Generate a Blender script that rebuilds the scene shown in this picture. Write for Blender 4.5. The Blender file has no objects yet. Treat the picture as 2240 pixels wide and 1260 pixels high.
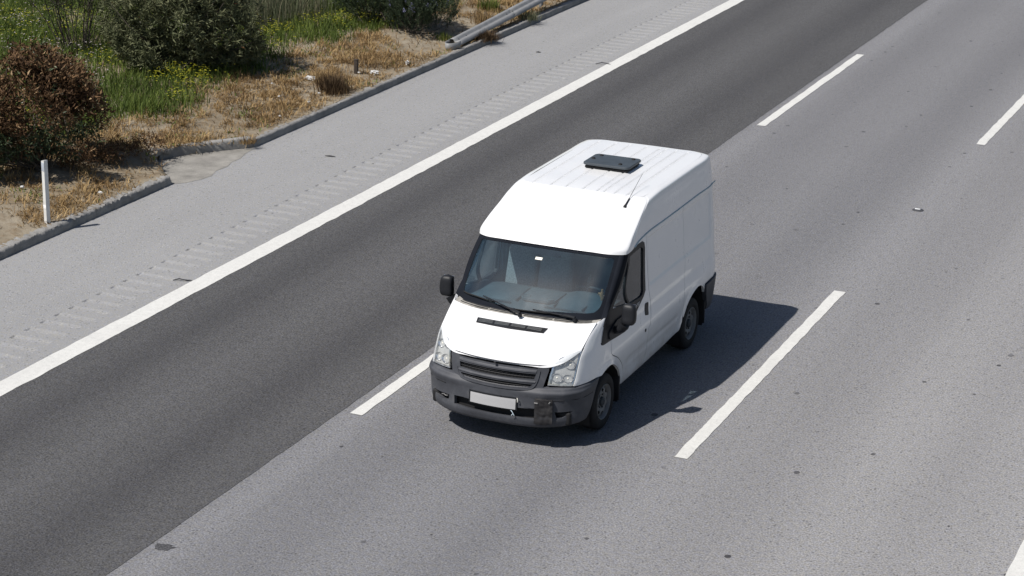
import bpy, bmesh, math, random
import numpy as np
from mathutils import Vector, Matrix
from mathutils.geometry import delaunay_2d_cdt
random.seed(7); RNG=np.random.default_rng(11)
SC=bpy.context.scene; COL=SC.collection
R=math.radians
# ------------------------------------------------------------------ camera, sky, sun, exposure
cam=bpy.data.cameras.new('camera'); camo=bpy.data.objects.new('camera',cam); COL.objects.link(camo)
cam.sensor_width=36; cam.lens=73.57; cam.clip_start=.5; cam.clip_end=5000
_y,_p,_r=R(-24.01783),R(18.75029),R(0.90375)
_f=Vector((math.sin(_y)*math.cos(_p),math.cos(_y)*math.cos(_p),-math.sin(_p)))
_rt=Vector((math.cos(_y),-math.sin(_y),0)); _up=_rt.cross(_f)
_r2=math.cos(_r)*_rt+math.sin(_r)*_up; _u2=-math.sin(_r)*_rt+math.cos(_r)*_up
camo.matrix_world=Matrix(((_r2.x,_u2.x,-_f.x,8.96227),(_r2.y,_u2.y,-_f.y,-20.58514),(_r2.z,_u2.z,-_f.z,9.16274),(0,0,0,1)))
SC.camera=camo
SUN_TO=Vector((.911,1.321,-2.316)).normalized()
EL=math.asin(-SUN_TO.z); AZ=math.atan2(-SUN_TO.x,-SUN_TO.y)      # azimuth clockwise from +Y
world=bpy.data.worlds.new('World'); SC.world=world; world.use_nodes=True
wn=world.node_tree; bgn=wn.nodes['Background']; sk=wn.nodes.new('ShaderNodeTexSky')
sk.sky_type='NISHITA'; sk.sun_disc=False; sk.sun_elevation=EL; sk.sun_rotation=AZ
sk.air_density=1.0; sk.dust_density=1.0; sk.ozone_density=1.0
wn.links.new(sk.outputs[0],bgn.inputs[0]); bgn.inputs[1].default_value=.062
sun=bpy.data.lights.new('sun','SUN'); suno=bpy.data.objects.new('sun',sun); COL.objects.link(suno)
sun.energy=4.6; sun.angle=R(.5); sun.color=(1,.955,.90)
suno.rotation_euler=SUN_TO.to_track_quat('-Z','Y').to_euler()
SC.view_settings.view_transform='Standard'; SC.view_settings.look='None'
SC.view_settings.exposure=0.28; SC.view_settings.gamma=1
# ------------------------------------------------------------------ material helpers
class NT:
    def __init__(s,name):
        s.m=bpy.data.materials.new(name); s.m.use_nodes=True; s.t=s.m.node_tree; s.n=s.t.nodes
        s.b=s.n['Principled BSDF']; s.out=s.n['Material Output']
    def nd(s,ty,**k):
        x=s.n.new('ShaderNode'+ty)
        for a,v in k.items():
            if a.startswith('i_'): x.inputs[a[2:].replace('_',' ')].default_value=v
            else: setattr(x,a,v)
        return x
    def lk(s,a,b): s.t.links.new(a,b)
    def pos(s): return s.nd('NewGeometry').outputs['Position']
    def obj(s): return s.nd('TexCoord').outputs['Object']
    def noise(s,vec,scale,detail=3,rough=.5,out='Fac'):
        x=s.nd('TexNoise'); x.inputs['Scale'].default_value=scale; x.inputs['Detail'].default_value=detail; x.inputs['Roughness'].default_value=rough
        if vec is not None: s.lk(vec,x.inputs['Vector'])
        return x.outputs[out]
    def scalev(s,vec,xyz):
        x=s.nd('VectorMath',operation='MULTIPLY'); s.lk(vec,x.inputs[0]); x.inputs[1].default_value=xyz; return x.outputs[0]
    def mp(s,f,a,b,c=0.,d=1.,smooth=False):
        x=s.nd('MapRange'); s.lk(f,x.inputs[0]); x.interpolation_type='SMOOTHSTEP' if smooth else 'LINEAR'
        for i,v in enumerate((a,b,c,d)): x.inputs[i+1].default_value=v
        return x.outputs[0]
    def mix(s,f,a,b,mode='MIX'):
        x=s.nd('Mix',data_type='RGBA',blend_type=mode)
        for inp,v in ((x.inputs[0],f),(x.inputs[6],a),(x.inputs[7],b)):
            if hasattr(v,'is_linked') or isinstance(v,bpy.types.NodeSocket): s.lk(v,inp)
            elif isinstance(v,(int,float)): inp.default_value=v
            else: inp.default_value=(*v,1)
        return x.outputs[2]
    def math(s,op,a,b=0.):
        x=s.nd('Math',operation=op)
        for i,v in enumerate((a,b)):
            if isinstance(v,bpy.types.NodeSocket): s.lk(v,x.inputs[i])
            else: x.inputs[i].default_value=v
        return x.outputs[0]
    def sep(s,vec):
        x=s.nd('SeparateXYZ'); s.lk(vec,x.inputs[0]); return x.outputs
    def col(s,c):
        if isinstance(c,bpy.types.NodeSocket): s.lk(c,s.b.inputs['Base Color'])
        else: s.b.inputs['Base Color'].default_value=(*c,1)
    def set(s,**k):
        for a,v in k.items():
            i=s.b.inputs[a.replace('_',' ')]
            if isinstance(v,bpy.types.NodeSocket): s.lk(v,i)
            else: i.default_value=v
        return s
    def bump(s,h,strength,dist):
        x=s.nd('Bump'); x.inputs['Strength'].default_value=strength; x.inputs['Distance'].default_value=dist
        s.lk(h,x.inputs['Height']); s.lk(x.outputs[0],s.b.inputs['Normal'])
def L(*c): # sRGB 0-255 -> linear
    return tuple((v/255/12.92 if v/255<=.04045 else ((v/255+.055)/1.055)**2.4) for v in c)
def simple(name,c,rough=.6,metal=0.,nscale=None,var=.15,spec=.5,coat=0.,bump=None):
    m=NT(name); m.set(Roughness=rough,Metallic=metal); m.b.inputs['Specular IOR Level'].default_value=spec
    m.b.inputs['Coat Weight'].default_value=coat
    if nscale:
        f=m.noise(m.obj(),nscale,4,.6)
        m.col(m.mix(m.mp(f,.3,.7),tuple(v*(1-var) for v in c),tuple(min(1,v*(1+var)) for v in c)))
        if bump: m.bump(f,bump[0],bump[1])
    else: m.col(c)
    return m.m
# ------------------------------------------------------------------ object helpers
def tag(o,label=None,cat=None,group=None,kind=None):
    for k,v in (('label',label),('category',cat),('group',group),('kind',kind)):
        if v: o[k]=v
    return o
def empty(name,loc=(0,0,0),**k):
    o=bpy.data.objects.new(name,None); COL.objects.link(o); o.location=loc; o.empty_display_size=.1
    return tag(o,**k)
def mesh_obj(name,verts,faces,mat,parent=None,smooth=True,normals=None):
    me=bpy.data.meshes.new(name); me.from_pydata([tuple(v) for v in verts],[],[tuple(f) for f in faces])
    me.materials.append(mat); me.validate(clean_customdata=False)
    if smooth: me.polygons.foreach_set('use_smooth',[True]*len(me.polygons))
    me.update()
    if normals is not None: me.normals_split_custom_set_from_vertices([tuple(n) for n in normals])
    o=bpy.data.objects.new(name,me); COL.objects.link(o)
    if parent: o.parent=parent
    return o
class MB:
    # collects solids and builds one mesh
    def __init__(s): s.bm=bmesh.new()
    def box(s,c,d,bev=0.,rot=None):
        r=bmesh.ops.create_cube(s.bm,size=1.); vs=r['verts']
        for v in vs: v.co=Vector((v.co.x*d[0],v.co.y*d[1],v.co.z*d[2]))
        if bev>0:
            es=list({e for v in vs for e in v.link_edges})
            q=bmesh.ops.bevel(s.bm,geom=es,offset=bev,segments=3,affect='EDGES',profile=.5)
            vs=list({v for f in q['faces'] for v in f.verts}|{v for v in vs if v.is_valid})
        M=Matrix.Translation(c)@(rot.to_4x4() if rot else Matrix())
        for v in vs: v.co=M@v.co
        return s
    def tube(s,pts,rad,n=8,cap=True):
        pts=[Vector(p) for p in pts]; rad=rad if isinstance(rad,(list,tuple)) else [rad]*len(pts); rings=[]
        for i,p in enumerate(pts):
            t=(pts[min(i+1,len(pts)-1)]-pts[max(i-1,0)]).normalized()
            a=t.orthogonal().normalized() if i==0 else (a-t*a.dot(t)).normalized()
            b=t.cross(a)
            rings.append([s.bm.verts.new(p+rad[i]*(math.cos(2*math.pi*k/n)*a+math.sin(2*math.pi*k/n)*b)) for k in range(n)])
        for A,B_ in zip(rings,rings[1:]):
            for k in range(n): s.bm.faces.new((A[k],A[(k+1)%n],B_[(k+1)%n],B_[k]))
        if cap and n>2:
            s.bm.faces.new(rings[0][::-1]); s.bm.faces.new(rings[-1])
        return s
    def loft(s,rows,close=False):
        V=[[s.bm.verts.new(p) for p in r] for r in rows]
        for A,B_ in zip(V,V[1:]):
            m=len(A)
            for k in range(m if close else m-1): s.bm.faces.new((A[k],A[(k+1)%m],B_[(k+1)%m],B_[k]))
        return s
    def lathe(s,prof,n=32,axis='X',c=(0,0,0)):
        rows=[]
        for k in range(n):
            a=2*math.pi*k/n; ca,sa=math.cos(a),math.sin(a)
            rows.append([(c[0]+h,c[1]+r*ca,c[2]+r*sa) if axis=='X' else (c[0]+r*ca,c[1]+r*sa,c[2]+h) for r,h in prof])
        rows.append(rows[0])
        V=[[s.bm.verts.new(p) for p in r] for r in rows[:-1]]; V.append(V[0])
        for A,B_ in zip(V,V[1:]):
            for k in range(len(A)-1):
                s.bm.faces.new((A[k],A[k+1],B_[k+1],B_[k]))
        return s
    def build(s,name,mat,parent=None,smooth=True,sharp=40):
        bmesh.ops.remove_doubles(s.bm,verts=s.bm.verts,dist=1e-5)
        bmesh.ops.recalc_face_normals(s.bm,faces=s.bm.faces)
        me=bpy.data.meshes.new(name); s.bm.to_mesh(me); s.bm.free(); me.materials.append(mat)
        if smooth:
            me.polygons.foreach_set('use_smooth',[True]*len(me.polygons)); me.set_sharp_from_angle(angle=R(sharp))
        o=bpy.data.objects.new(name,me); COL.objects.link(o)
        if parent: o.parent=parent
        return o
def curve(pts,n=6,closed=False):
    # catmull-rom densified polyline
    P=[np.array(p,float) for p in pts]; out=[]
    m=len(P); rng=range(m if closed else m-1)
    for i in rng:
        p1,p2=P[i],P[(i+1)%m]
        p0=P[(i-1)%m] if closed or i>0 else 2*p1-p2
        p3=P[(i+2)%m] if closed or i+2<m else 2*p2-p1
        for k in range(n):
            t=k/n; out.append(.5*((2*p1)+(-p0+p2)*t+(2*p0-5*p1+4*p2-p3)*t*t+(-p0+3*p1-3*p2+p3)*t**3))
    if not closed: out.append(P[-1])
    return [tuple(q) for q in out]
def inside(px,py,poly):
    poly=np.asarray(poly); n=len(poly); r=np.zeros(len(px),bool); j=n-1
    for i in range(n):
        xi,yi=poly[i]; xj,yj=poly[j]
        if yi!=yj:
            c=((yi>py)!=(yj>py))&(px<(xj-xi)*(py-yi)/(yj-yi)+xi); r^=c
        j=i
    return r
def dens(poly,step,sc):
    out=[]; n=len(poly)
    for i in range(n):
        a=np.array(poly[i],float); b=np.array(poly[(i+1)%n],float)
        k=max(1,int(math.ceil(np.hypot((b-a)[0]*sc[0],(b-a)[1]*sc[1])/step)))
        for t in range(k): out.append(tuple(a+(b-a)*t/k))
    return out
def inset_poly(poly,d,sc):
    P=np.array(poly)*np.array(sc); A=.5*np.sum(P[:,0]*np.roll(P[:,1],-1)-np.roll(P[:,0],-1)*P[:,1]); sg=1 if A>0 else -1
    e=np.roll(P,-1,0)-P; e/=np.maximum(np.linalg.norm(e,axis=1,keepdims=True),1e-9); nn=np.stack([-e[:,1],e[:,0]],1)*sg
    b=nn+np.roll(nn,1,0); b/=np.maximum((b*nn).sum(1,keepdims=True),.35)
    return [tuple(q) for q in (P+b*d)/np.array(sc)]
def trim(name,fn,outline,mat,parent=None,holes=(),step=.05,sc=(1,1),inset=0.,rim=.02,off=0.,flip=False,noise=None):
    # trimmed patch of the surface fn(u,v): outline and holes are polygons in (u,v); rim folds the edge inwards
    poly=dens(outline,step,sc)
    if inset: poly=inset_poly(poly,inset,sc)
    hs=[dens(h,step,sc) for h in holes]
    V=[];E=[];loops=[]
    for lp in [poly]+hs:
        b=len(V); V+=lp; loops.append((b,len(lp))); E+=[(b+i,b+(i+1)%len(lp)) for i in range(len(lp))]
    a=np.array(poly); lo=a.min(0); hi=a.max(0)
    gu=np.arange(lo[0]+step/sc[0]*.5,hi[0],step/sc[0]); gv=np.arange(lo[1]+step/sc[1]*.5,hi[1],step/sc[1])
    if len(gu) and len(gv):
        U,Vv=np.meshgrid(gu,gv); U=U.ravel();Vv=Vv.ravel()
        k=inside(U,Vv,poly)
        for h in hs: k&=~inside(U,Vv,h)
        U=U[k];Vv=Vv[k]
        bp=np.array(V)*np.array(sc); g=np.stack([U,Vv],1)*np.array(sc)
        if len(g):
            dmin=np.min(np.linalg.norm(g[:,None]-bp[None],axis=2),axis=1); kk=dmin>step*.45
            V+=[tuple(q) for q in np.stack([U,Vv],1)[kk]]
    s0=np.array(sc); r=delaunay_2d_cdt([Vector(tuple(np.array(v)*s0)) for v in V],E,[],0,1e-6)
    vv=np.array([tuple(v) for v in r[0]])/s0; F=np.array([f for f in r[2] if len(f)==3])
    orig=r[3]; cen=vv[F].mean(1); k=inside(cen[:,0],cen[:,1],poly)
    for h in hs: k&=~inside(cen[:,0],cen[:,1],h)
    F=F[k]
    P=fn(vv[:,0],vv[:,1]); h=1e-3
    du=fn(vv[:,0]+h/sc[0],vv[:,1])-fn(vv[:,0]-h/sc[0],vv[:,1]); dv=fn(vv[:,0],vv[:,1]+h/sc[1])-fn(vv[:,0],vv[:,1]-h/sc[1])
    N=np.cross(du,dv); N/=np.maximum(np.linalg.norm(N,axis=1,keepdims=True),1e-12)
    # orient outward: away from the van's middle
    if np.sum(N*(P-np.array([0,1.5,1.0])))<0: N=-N; 
    P=P+N*off
    if noise is not None: P=P+N*noise(P)[:,None]
    fn_=np.cross(P[F[:,1]]-P[F[:,0]],P[F[:,2]]-P[F[:,0]]); sw=(fn_*N[F[:,0]]).sum(1)<0
    F[sw]=F[sw][:,::-1]
    mp={}
    for i,o in enumerate(orig):
        for q in o: mp[q]=i
    verts=list(P); nor=list(N); faces=[tuple(f) for f in F]
    if rim:
        # boundary edges from the face set
        cnt={}
        for f in faces:
            for i in range(3):
                e=(f[i],f[(i+1)%3]); cnt[e]=cnt.get(e,0)+1
        bd=[e for e in cnt if (e[1],e[0]) not in cnt]
        for a_,b_ in bd:
            t=P[b_]-P[a_]; n_=np.cross(t,N[a_]); n_/=max(np.linalg.norm(n_),1e-9); n_=n_
            b0=len(verts); verts+=[P[a_],P[b_],P[b_]-N[b_]*rim,P[a_]-N[a_]*rim]
            nor+=[n_]*4; faces.append((b0,b0+3,b0+2,b0+1))
    verts=np.array(verts); nor=np.array(nor)
    if flip:
        verts[:,0]*=-1; nor[:,0]*=-1; faces=[f[::-1] for f in faces]
    return mesh_obj(name,verts,faces,mat,parent,True,None if noise is not None else nor)
def inv_xy(fn,pts,n=160):
    U,V=np.meshgrid(np.linspace(0,1,n),np.linspace(0,1,n)); U=U.ravel();V=V.ravel(); P=fn(U,V); out=[]
    for q in pts:
        j=np.argmin((P[:,0]-q[0])**2+(P[:,1]-q[1])**2); out.append((U[j],V[j]))
    return out
def _cr(xs, P, t):
    # non-uniform cubic Hermite interpolation of rows P at knots xs, at params t
    xs=np.asarray(xs,float); P=np.asarray(P,float); t=np.clip(np.asarray(t,float),xs[0],xs[-1])
    n=len(xs); h=np.diff(xs); d=(P[1:]-P[:-1])/h.reshape((-1,)+(1,)*(P.ndim-1))
    m=np.zeros_like(P); m[0]=d[0]; m[-1]=d[-1]
    for i in range(1,n-1): m[i]=(h[i]*d[i-1]+h[i-1]*d[i])/(h[i]+h[i-1])
    k=np.clip(np.searchsorted(xs,t,side='right')-1,0,n-2)
    s=((t-xs[k])/h[k]); sh=(-1,)+(1,)*(P.ndim-1); s=s.reshape(sh); hh=h[k].reshape(sh)
    a=2*s**3-3*s**2+1; b=s**3-2*s**2+s; c=-2*s**3+3*s**2; e=s**3-s**2
    return a*P[k]+b*hh*m[k]+c*P[k+1]+e*hh*m[k+1]
class Net:
    # tensor surface: U knots along a row, V knots along rows, P[v][u]=(x,y,z)
    def __init__(s,U,V,P,mod=None): s.U,s.V,s.P,s.mod=np.array(U,float),np.array(V,float),np.array(P,float),mod
    def at(s,u,v):
        u=np.atleast_1d(np.asarray(u,float)); v=np.atleast_1d(np.asarray(v,float))
        A=_cr(s.U,np.swapaxes(s.P,0,1),u)     # n,V,3
        out=np.zeros((len(u),3))
        n=len(s.V);h=np.diff(s.V)
        d=(A[:,1:]-A[:,:-1])/h[None,:,None]; m=np.zeros_like(A); m[:,0]=d[:,0];m[:,-1]=d[:,-1]
        for i in range(1,n-1): m[:,i]=(h[i]*d[:,i-1]+h[i-1]*d[:,i])/(h[i]+h[i-1])
        vv=np.clip(v,s.V[0],s.V[-1]); k=np.clip(np.searchsorted(s.V,vv,side='right')-1,0,n-2); I=np.arange(len(u))
        t=((vv-s.V[k])/h[k])[:,None]; hh=h[k][:,None]
        out=(2*t**3-3*t**2+1)*A[I,k]+(t**3-2*t**2+t)*hh*m[I,k]+(-2*t**3+3*t**2)*A[I,k+1]+(t**3-t**2)*hh*m[I,k+1]
        if s.mod is not None: out=s.mod(u,v,out)
        return out
def sstep(a,b,x): t=np.clip((x-a)/(b-a),0,1); return t*t*(3-2*t)
# ---------------- waterline shell of the body side / fender (driver side, +x); u ~ metres round the body, v = z
WU=[0,.30,.60,.80,.93,1.08,1.26,1.66,2.26,2.96,3.76,4.56,5.11,5.33,5.46,5.62,6.0,6.4]
def _w(z, f, sidex):
    # f: 7 front points (x,y); sidex: side x for y=.1,.7,1.4,2.2,3.0,3.55,3.72
    ys=[.10,.70,1.40,2.20,3.00,3.53,3.70]
    r=[(x,y,z) for x,y in f]+[(x,y,z) for x,y in zip(sidex,ys)]
    xe=sidex[-1]; yr=3.93 if z<1.5 else 3.93-(z-1.5)*.28
    r+=[(xe-.03,yr-.11,z),(xe-.13,yr-.03,z),(.4,yr,z),(0,yr,z)]
    return r
WV=[.26,.40,.50,.62,.74,.84,.96,1.06,1.14,1.24,1.34,1.60,1.80,1.99]
_sx={.26:.90,.40:.945,.50:.955,.62:.968,.74:.978,.84:.980,.96:.972,1.06:.960,1.14:.955,1.24:.951,1.34:.945,1.60:.928,1.80:.915,1.99:.900}
_fr={
 .26:[(0,-.90),(.3,-.885),(.58,-.83),(.77,-.72),(.87,-.60),(.92,-.46),(.935,-.28)],
 .40:[(0,-.90),(.3,-.885),(.58,-.83),(.77,-.72),(.875,-.60),(.93,-.46),(.945,-.28)],
 .50:[(0,-.90),(.3,-.885),(.58,-.83),(.78,-.72),(.88,-.60),(.935,-.46),(.955,-.28)],
 .62:[(0,-.89),(.3,-.875),(.59,-.825),(.78,-.72),(.885,-.60),(.945,-.46),(.967,-.28)],
 .74:[(0,-.885),(.3,-.865),(.598,-.815),(.78,-.745),(.872,-.685),(.94,-.50),(.972,-.28)],
 .84:[(0,-.87),(.3,-.85),(.606,-.79),(.785,-.71),(.872,-.645),(.938,-.47),(.970,-.26)],
 .96:[(0,-.85),(.3,-.83),(.617,-.745),(.785,-.655),(.870,-.585),(.930,-.42),(.962,-.22)],
 1.06:[(0,-.75),(.3,-.74),(.60,-.69),(.78,-.59),(.866,-.525),(.922,-.36),(.953,-.16)],
 1.14:[(0,-.60),(.3,-.59),(.60,-.55),(.78,-.46),(.864,-.425),(.915,-.28),(.945,-.10)],
 1.24:[(0,-.35),(.3,-.345),(.60,-.32),(.78,-.28),(.870,-.255),(.915,-.14),(.938,-.02)],
 1.34:[(0,-.12),(.3,-.11),(.60,-.08),(.80,-.05),(.880,-.02),(.915,.02),(.932,.06)],
 1.60:[(0,.15),(.3,.16),(.60,.19),(.80,.24),(.870,.30),(.900,.36),(.918,.42)],
 1.80:[(0,.38),(.3,.385),(.60,.40),(.80,.44),(.860,.49),(.890,.54),(.905,.58)],
 1.99:[(0,.55),(.3,.555),(.60,.57),(.80,.60),(.85,.63),(.875,.66),(.893,.68)]}
def _rows():
    R=[]
    for z in WV:
        sx=_sx[z]; fr=_fr[z]
        side=[sx-.004,sx,sx,sx-.001,sx-.003,sx-.008,sx-.014]
        R.append(_w(z,fr,side))
    # side y stations must stay behind the last front point at window height
    for i,z in enumerate(WV):
        y6=R[i][6][1]
        if y6>-.05:
            R[i][7]=(R[i][7][0],y6+(.70-y6)*.45 if y6<.5 else y6+.12,z)
            if y6>.4: R[i][8]=(R[i][8][0],y6+.35,z); R[i][7]=(R[i][7][0],y6+.17,z)
    return R
def _wmod(u,v,P):
    x,y,z=P[:,0],P[:,1],P[:,2]
    side=sstep(-.45,-.2,y)*(1-sstep(3.6,3.75,y))
    # pressed upper panels behind the door
    for (a,b) in ((1.20,3.60),):
        m=sstep(a,a+.035,y)*(1-sstep(b-.035,b,y))*sstep(1.285,1.32,z)*(1-sstep(1.865,1.90,z))
        x=x-.015*m*sstep(1.36,1.40,y)
    # wheel arch flares
    for yc,R in ((0,.43),(2.933,.43)):
        d=np.hypot(y-yc,(z-.34)); m=np.exp(-((d-R+.02)/.05)**2)*sstep(.2,.4,z)
        x=x+.020*m*side
    # waist swage (hollow) low on door and panel
    m=np.exp(-((z-.60)/.035)**2)*sstep(.55,.75,y)*(1-sstep(2.3,2.45,y)); x=x-.008*m
    m=np.exp(-((z-1.02)/.06)**2)*sstep(.3,.6,y)*(1-sstep(3.4,3.6,y)); x=x-.006*m
    P=P.copy(); P[:,0]=x; return P
W=Net(WU,WV,_rows(),_wmod)
# ---------------- front bumper shell: u as the body shell (to the arch), v 0..1 bottom to top ledge
BU=[0,.30,.60,.80,.95,1.12,1.30,1.46]
def _b(pts,z): return [(x,y,z if not isinstance(z,(list,tuple)) else z[i]) for i,(x,y) in enumerate(pts)]
BV=[0,.08,.2,.35,.5,.68,.8,.835,.93,1]
_bp=[
 ([(0,-.87),(.3,-.855),(.58,-.79),(.76,-.68),(.865,-.56),(.915,-.45),(.93,-.36),(.935,-.22)],[.235,.235,.24,.25,.265,.29,.31,.33]),
 ([(0,-.935),(.3,-.92),(.59,-.855),(.79,-.73),(.90,-.60),(.95,-.47),(.962,-.36),(.966,-.22)],[.26,.26,.265,.275,.29,.315,.335,.35]),
 ([(0,-.965),(.3,-.95),(.60,-.88),(.80,-.755),(.915,-.62),(.966,-.48),(.978,-.36),(.98,-.22)],[.33,.33,.33,.33,.34,.36,.38,.39]),
 ([(0,-.955),(.3,-.94),(.60,-.87),(.80,-.755),(.92,-.62),(.972,-.48),(.983,-.36),(.985,-.22)],[.41,.41,.41,.41,.42,.43,.44,.45]),
 ([(0,-.945),(.3,-.93),(.60,-.865),(.805,-.755),(.925,-.62),(.975,-.48),(.985,-.36),(.987,-.22)],[.49,.49,.49,.49,.50,.51,.52,.52]),
 ([(0,-.94),(.3,-.925),(.605,-.865),(.81,-.765),(.925,-.64),(.975,-.49),(.987,-.36),(.99,-.22)],[.60,.60,.60,.605,.61,.625,.63,.63]),
 ([(0,-.93),(.3,-.915),(.607,-.872),(.815,-.78),(.93,-.658),(.977,-.50),(.988,-.36),(.991,-.22)],[.672,.672,.672,.677,.68,.683,.68,.68]),
 ([(0,-.915),(.3,-.90),(.604,-.858),(.807,-.768),(.918,-.652),(.970,-.50),(.984,-.36),(.99,-.22)],[.688,.688,.688,.693,.696,.697,.692,.692]),
 ([(0,-.88),(.3,-.865),(.60,-.83),(.795,-.745),(.90,-.645),(.960,-.495),(.981,-.36),(.988,-.22)],[.72,.72,.72,.725,.728,.725,.718,.718]),
 ([(0,-.84),(.3,-.825),(.59,-.79),(.77,-.70),(.865,-.62),(.94,-.485),(.970,-.36),(.975,-.22)],[.728,.728,.728,.735,.738,.733,.725,.725])]
B=Net(BU,BV,[_b(*r) for r in _bp])
# ---------------- grille block (front surface), u = x, v = z ; symmetric
def G_at(u,v):
    x=np.atleast_1d(np.asarray(u,float)); z=np.atleast_1d(np.asarray(v,float))
    yc=np.interp(z,[.40,.56,.66,.78,.90,.97],[-.965,-.955,-.94,-.915,-.885,-.868])
    return np.stack([x,yc+.27*np.abs(x)**2+.12*np.abs(x)**4,z],-1)
# ---------------- bonnet: u 0..1 centre to side, v 0..1 front to rear
HU=[0,.38,.68,.86,1]
HV=[0,.08,.4,.72,1]
_h=[
 [(0,-.862,.945),(.35,-.836,.947),(.612,-.762,.948),(.755,-.655,1.005),(.862,-.497,1.09)],
 [(0,-.838,.985),(.35,-.812,.986),(.612,-.738,.984),(.757,-.635,1.03),(.864,-.475,1.112)],
 [(0,-.62,1.108),(.35,-.605,1.106),(.62,-.56,1.10),(.77,-.49,1.13),(.872,-.365,1.18)],
 [(0,-.42,1.205),(.35,-.41,1.204),(.64,-.375,1.204),(.79,-.325,1.222),(.880,-.245,1.25)],
 [(0,-.225,1.277),(.35,-.215,1.277),(.65,-.175,1.279),(.80,-.14,1.292),(.888,-.125,1.312)]]
Hd=Net(HU,HV,_h)
# ---------------- windscreen: u 0..1 centre to pillar, v 0..1 bottom to top
SU=[0,.35,.68,.92,1]
_s0=[(0,-.165,1.285),(.31,-.150,1.287),(.60,-.100,1.290),(.81,-.03,1.295),(.885,.03,1.30)]
_s1=[(0,.50,1.925),(.30,.505,1.923),(.57,.522,1.92),(.79,.556,1.913),(.862,.61,1.903)]
_sm=[tuple((np.array(a)+np.array(b))/2+np.array([.012*i/4,-.018,.018])) for i,(a,b) in enumerate(zip(_s0,_s1))]
S=Net(SU,[0,.5,1],[_s0,_sm,_s1])
# ---------------- roof shell: u round the roof from front centre to rear centre, v from lower edge up to the roof plane
TU=[0,.30,.60,.80,.92,1.05,1.35,1.75,2.3,3.0,3.8,4.25,4.36,4.46,4.85,5.25]
TV=[0,.12,.3,.55,.78,.9,1]
def _trows():
    rows=[]
    fr=[ # per row: front points x,y,z for u=0,.3,.6,.8,.92(corner),1.05,1.35
     [(0,.465,1.918),(.30,.470,1.917),(.58,.492,1.912),(.80,.535,1.903),(.915,.625,1.895),(.935,.73,1.90),(.920,1.02,1.945)],
     [(0,.500,1.965),(.30,.505,1.964),(.585,.527,1.958),(.806,.570,1.948),(.917,.655,1.945),(.933,.76,1.955),(.912,1.05,2.00)],
     [(0,.66,2.055),(.30,.665,2.053),(.585,.69,2.044),(.80,.735,2.035),(.900,.81,2.035),(.914,.90,2.045),(.900,1.13,2.085)],
     [(0,.98,2.188),(.30,.985,2.186),(.58,1.005,2.176),(.785,1.04,2.163),(.872,1.10,2.158),(.884,1.16,2.162),(.876,1.30,2.185)],
     [(0,1.26,2.287),(.30,1.265,2.285),(.575,1.28,2.277),(.775,1.30,2.264),(.848,1.335,2.256),(.860,1.38,2.258),(.859,1.46,2.276)],
     [(0,1.40,2.324),(.30,1.405,2.322),(.57,1.415,2.316),(.755,1.435,2.304),(.822,1.465,2.297),(.834,1.50,2.299),(.838,1.56,2.308)],
     [(0,1.475,2.334),(.30,1.48,2.333),(.56,1.495,2.328),(.72,1.515,2.323),(.764,1.545,2.321),(.771,1.575,2.323),(.775,1.63,2.327)]]
    sx=[(.905,1.962),(.902,2.00),(.894,2.09),(.880,2.19),(.862,2.288),(.840,2.319),(.775,2.334)]
    ye=[3.775,3.77,3.765,3.757,3.748,3.735,3.69]
    for i in range(7):
        x,z=sx[i]; r=list(fr[i]); y0=r[-1][1]
        for f in (.17,.40,.68): r.append((x,y0+(3.0-y0)*f*1.05,z+(.004 if i>4 else 0)))
        r.append((x-.002,3.1,z+.002))
        yr=ye[i]
        zz=z
        r.append((x-.008,yr-.14,zz)); r.append((x-.030,yr-.045,zz)); r.append((x-.10,yr-.005,zz+.002)); r.append((.40,yr,zz+.012)); r.append((0,yr,zz+.016))
        rows.append(r)
    # lower seam drops gently towards the front, level behind
    return rows
T=Net(TU,TV,_trows())
def mirror(P): P=np.array(P,float); P[:,0]*=-1; return P
# ------------------------------------------------------------------ materials
def m_paint():
    m=NT('white_van_paint'); o=m.obj(); z=m.sep(o)[2]
    n=m.noise(o,3.2,5,.62); n2=m.noise(o,38,3,.6)
    low=m.mp(z,.36,.95,1,0,True)
    dirt=m.math('MULTIPLY',low,m.mp(n,.38,.70))
    c=m.mix(m.mp(n,.3,.75,0,.10),(.725,.73,.735),(.655,.655,.645))
    c=m.mix(m.math('MULTIPLY',dirt,.55),c,(.36,.32,.27))
    c=m.mix(m.math('MULTIPLY',low,m.mp(n2,.62,.72,0,.25)),c,(.45,.42,.38))
    m.col(c); m.set(Roughness=m.mp(n,.3,.7,.24,.42)); m.b.inputs['Coat Weight'].default_value=.7; m.b.inputs['Coat Roughness'].default_value=.08
    return m.m
M={}
M['paint']=m_paint()
def m_plastic(name,c,rough,var=.2,dust=(.16,.155,.145),da=.25):
    m=NT(name); o=m.obj(); n=m.noise(o,6,5,.65); n2=m.noise(o,220,2)
    cc=m.mix(m.mp(n,.3,.7),tuple(v*(1-var) for v in c),tuple(v*(1+var) for v in c))
    cc=m.mix(m.mp(n,.55,.8,0,da),cc,dust); m.col(cc); m.set(Roughness=rough); m.b.inputs['Specular IOR Level'].default_value=.3; m.bump(n2,.25,.002); return m.m
M['grey_plastic']=m_plastic('grey_bumper_plastic',(.054,.057,.066),.55)
M['black_plastic']=m_plastic('black_plastic',(.012,.013,.016),.5,da=.05)
M['pillar']=simple('black_pillar_gloss',(.012,.014,.019),.85,nscale=5,spec=.04)
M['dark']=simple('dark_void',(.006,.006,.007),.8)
M['rubber']=m_plastic('tyre_rubber',(.013,.013,.014),.8,dust=(.04,.037,.033),da=.3)
M['steel']=m_plastic('dusty_wheel_steel',(.15,.15,.15),.5,dust=(.09,.078,.066),da=.6)
M['gutter']=simple('grey_green_seam',(.36,.45,.47),.6,nscale=8)
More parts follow.
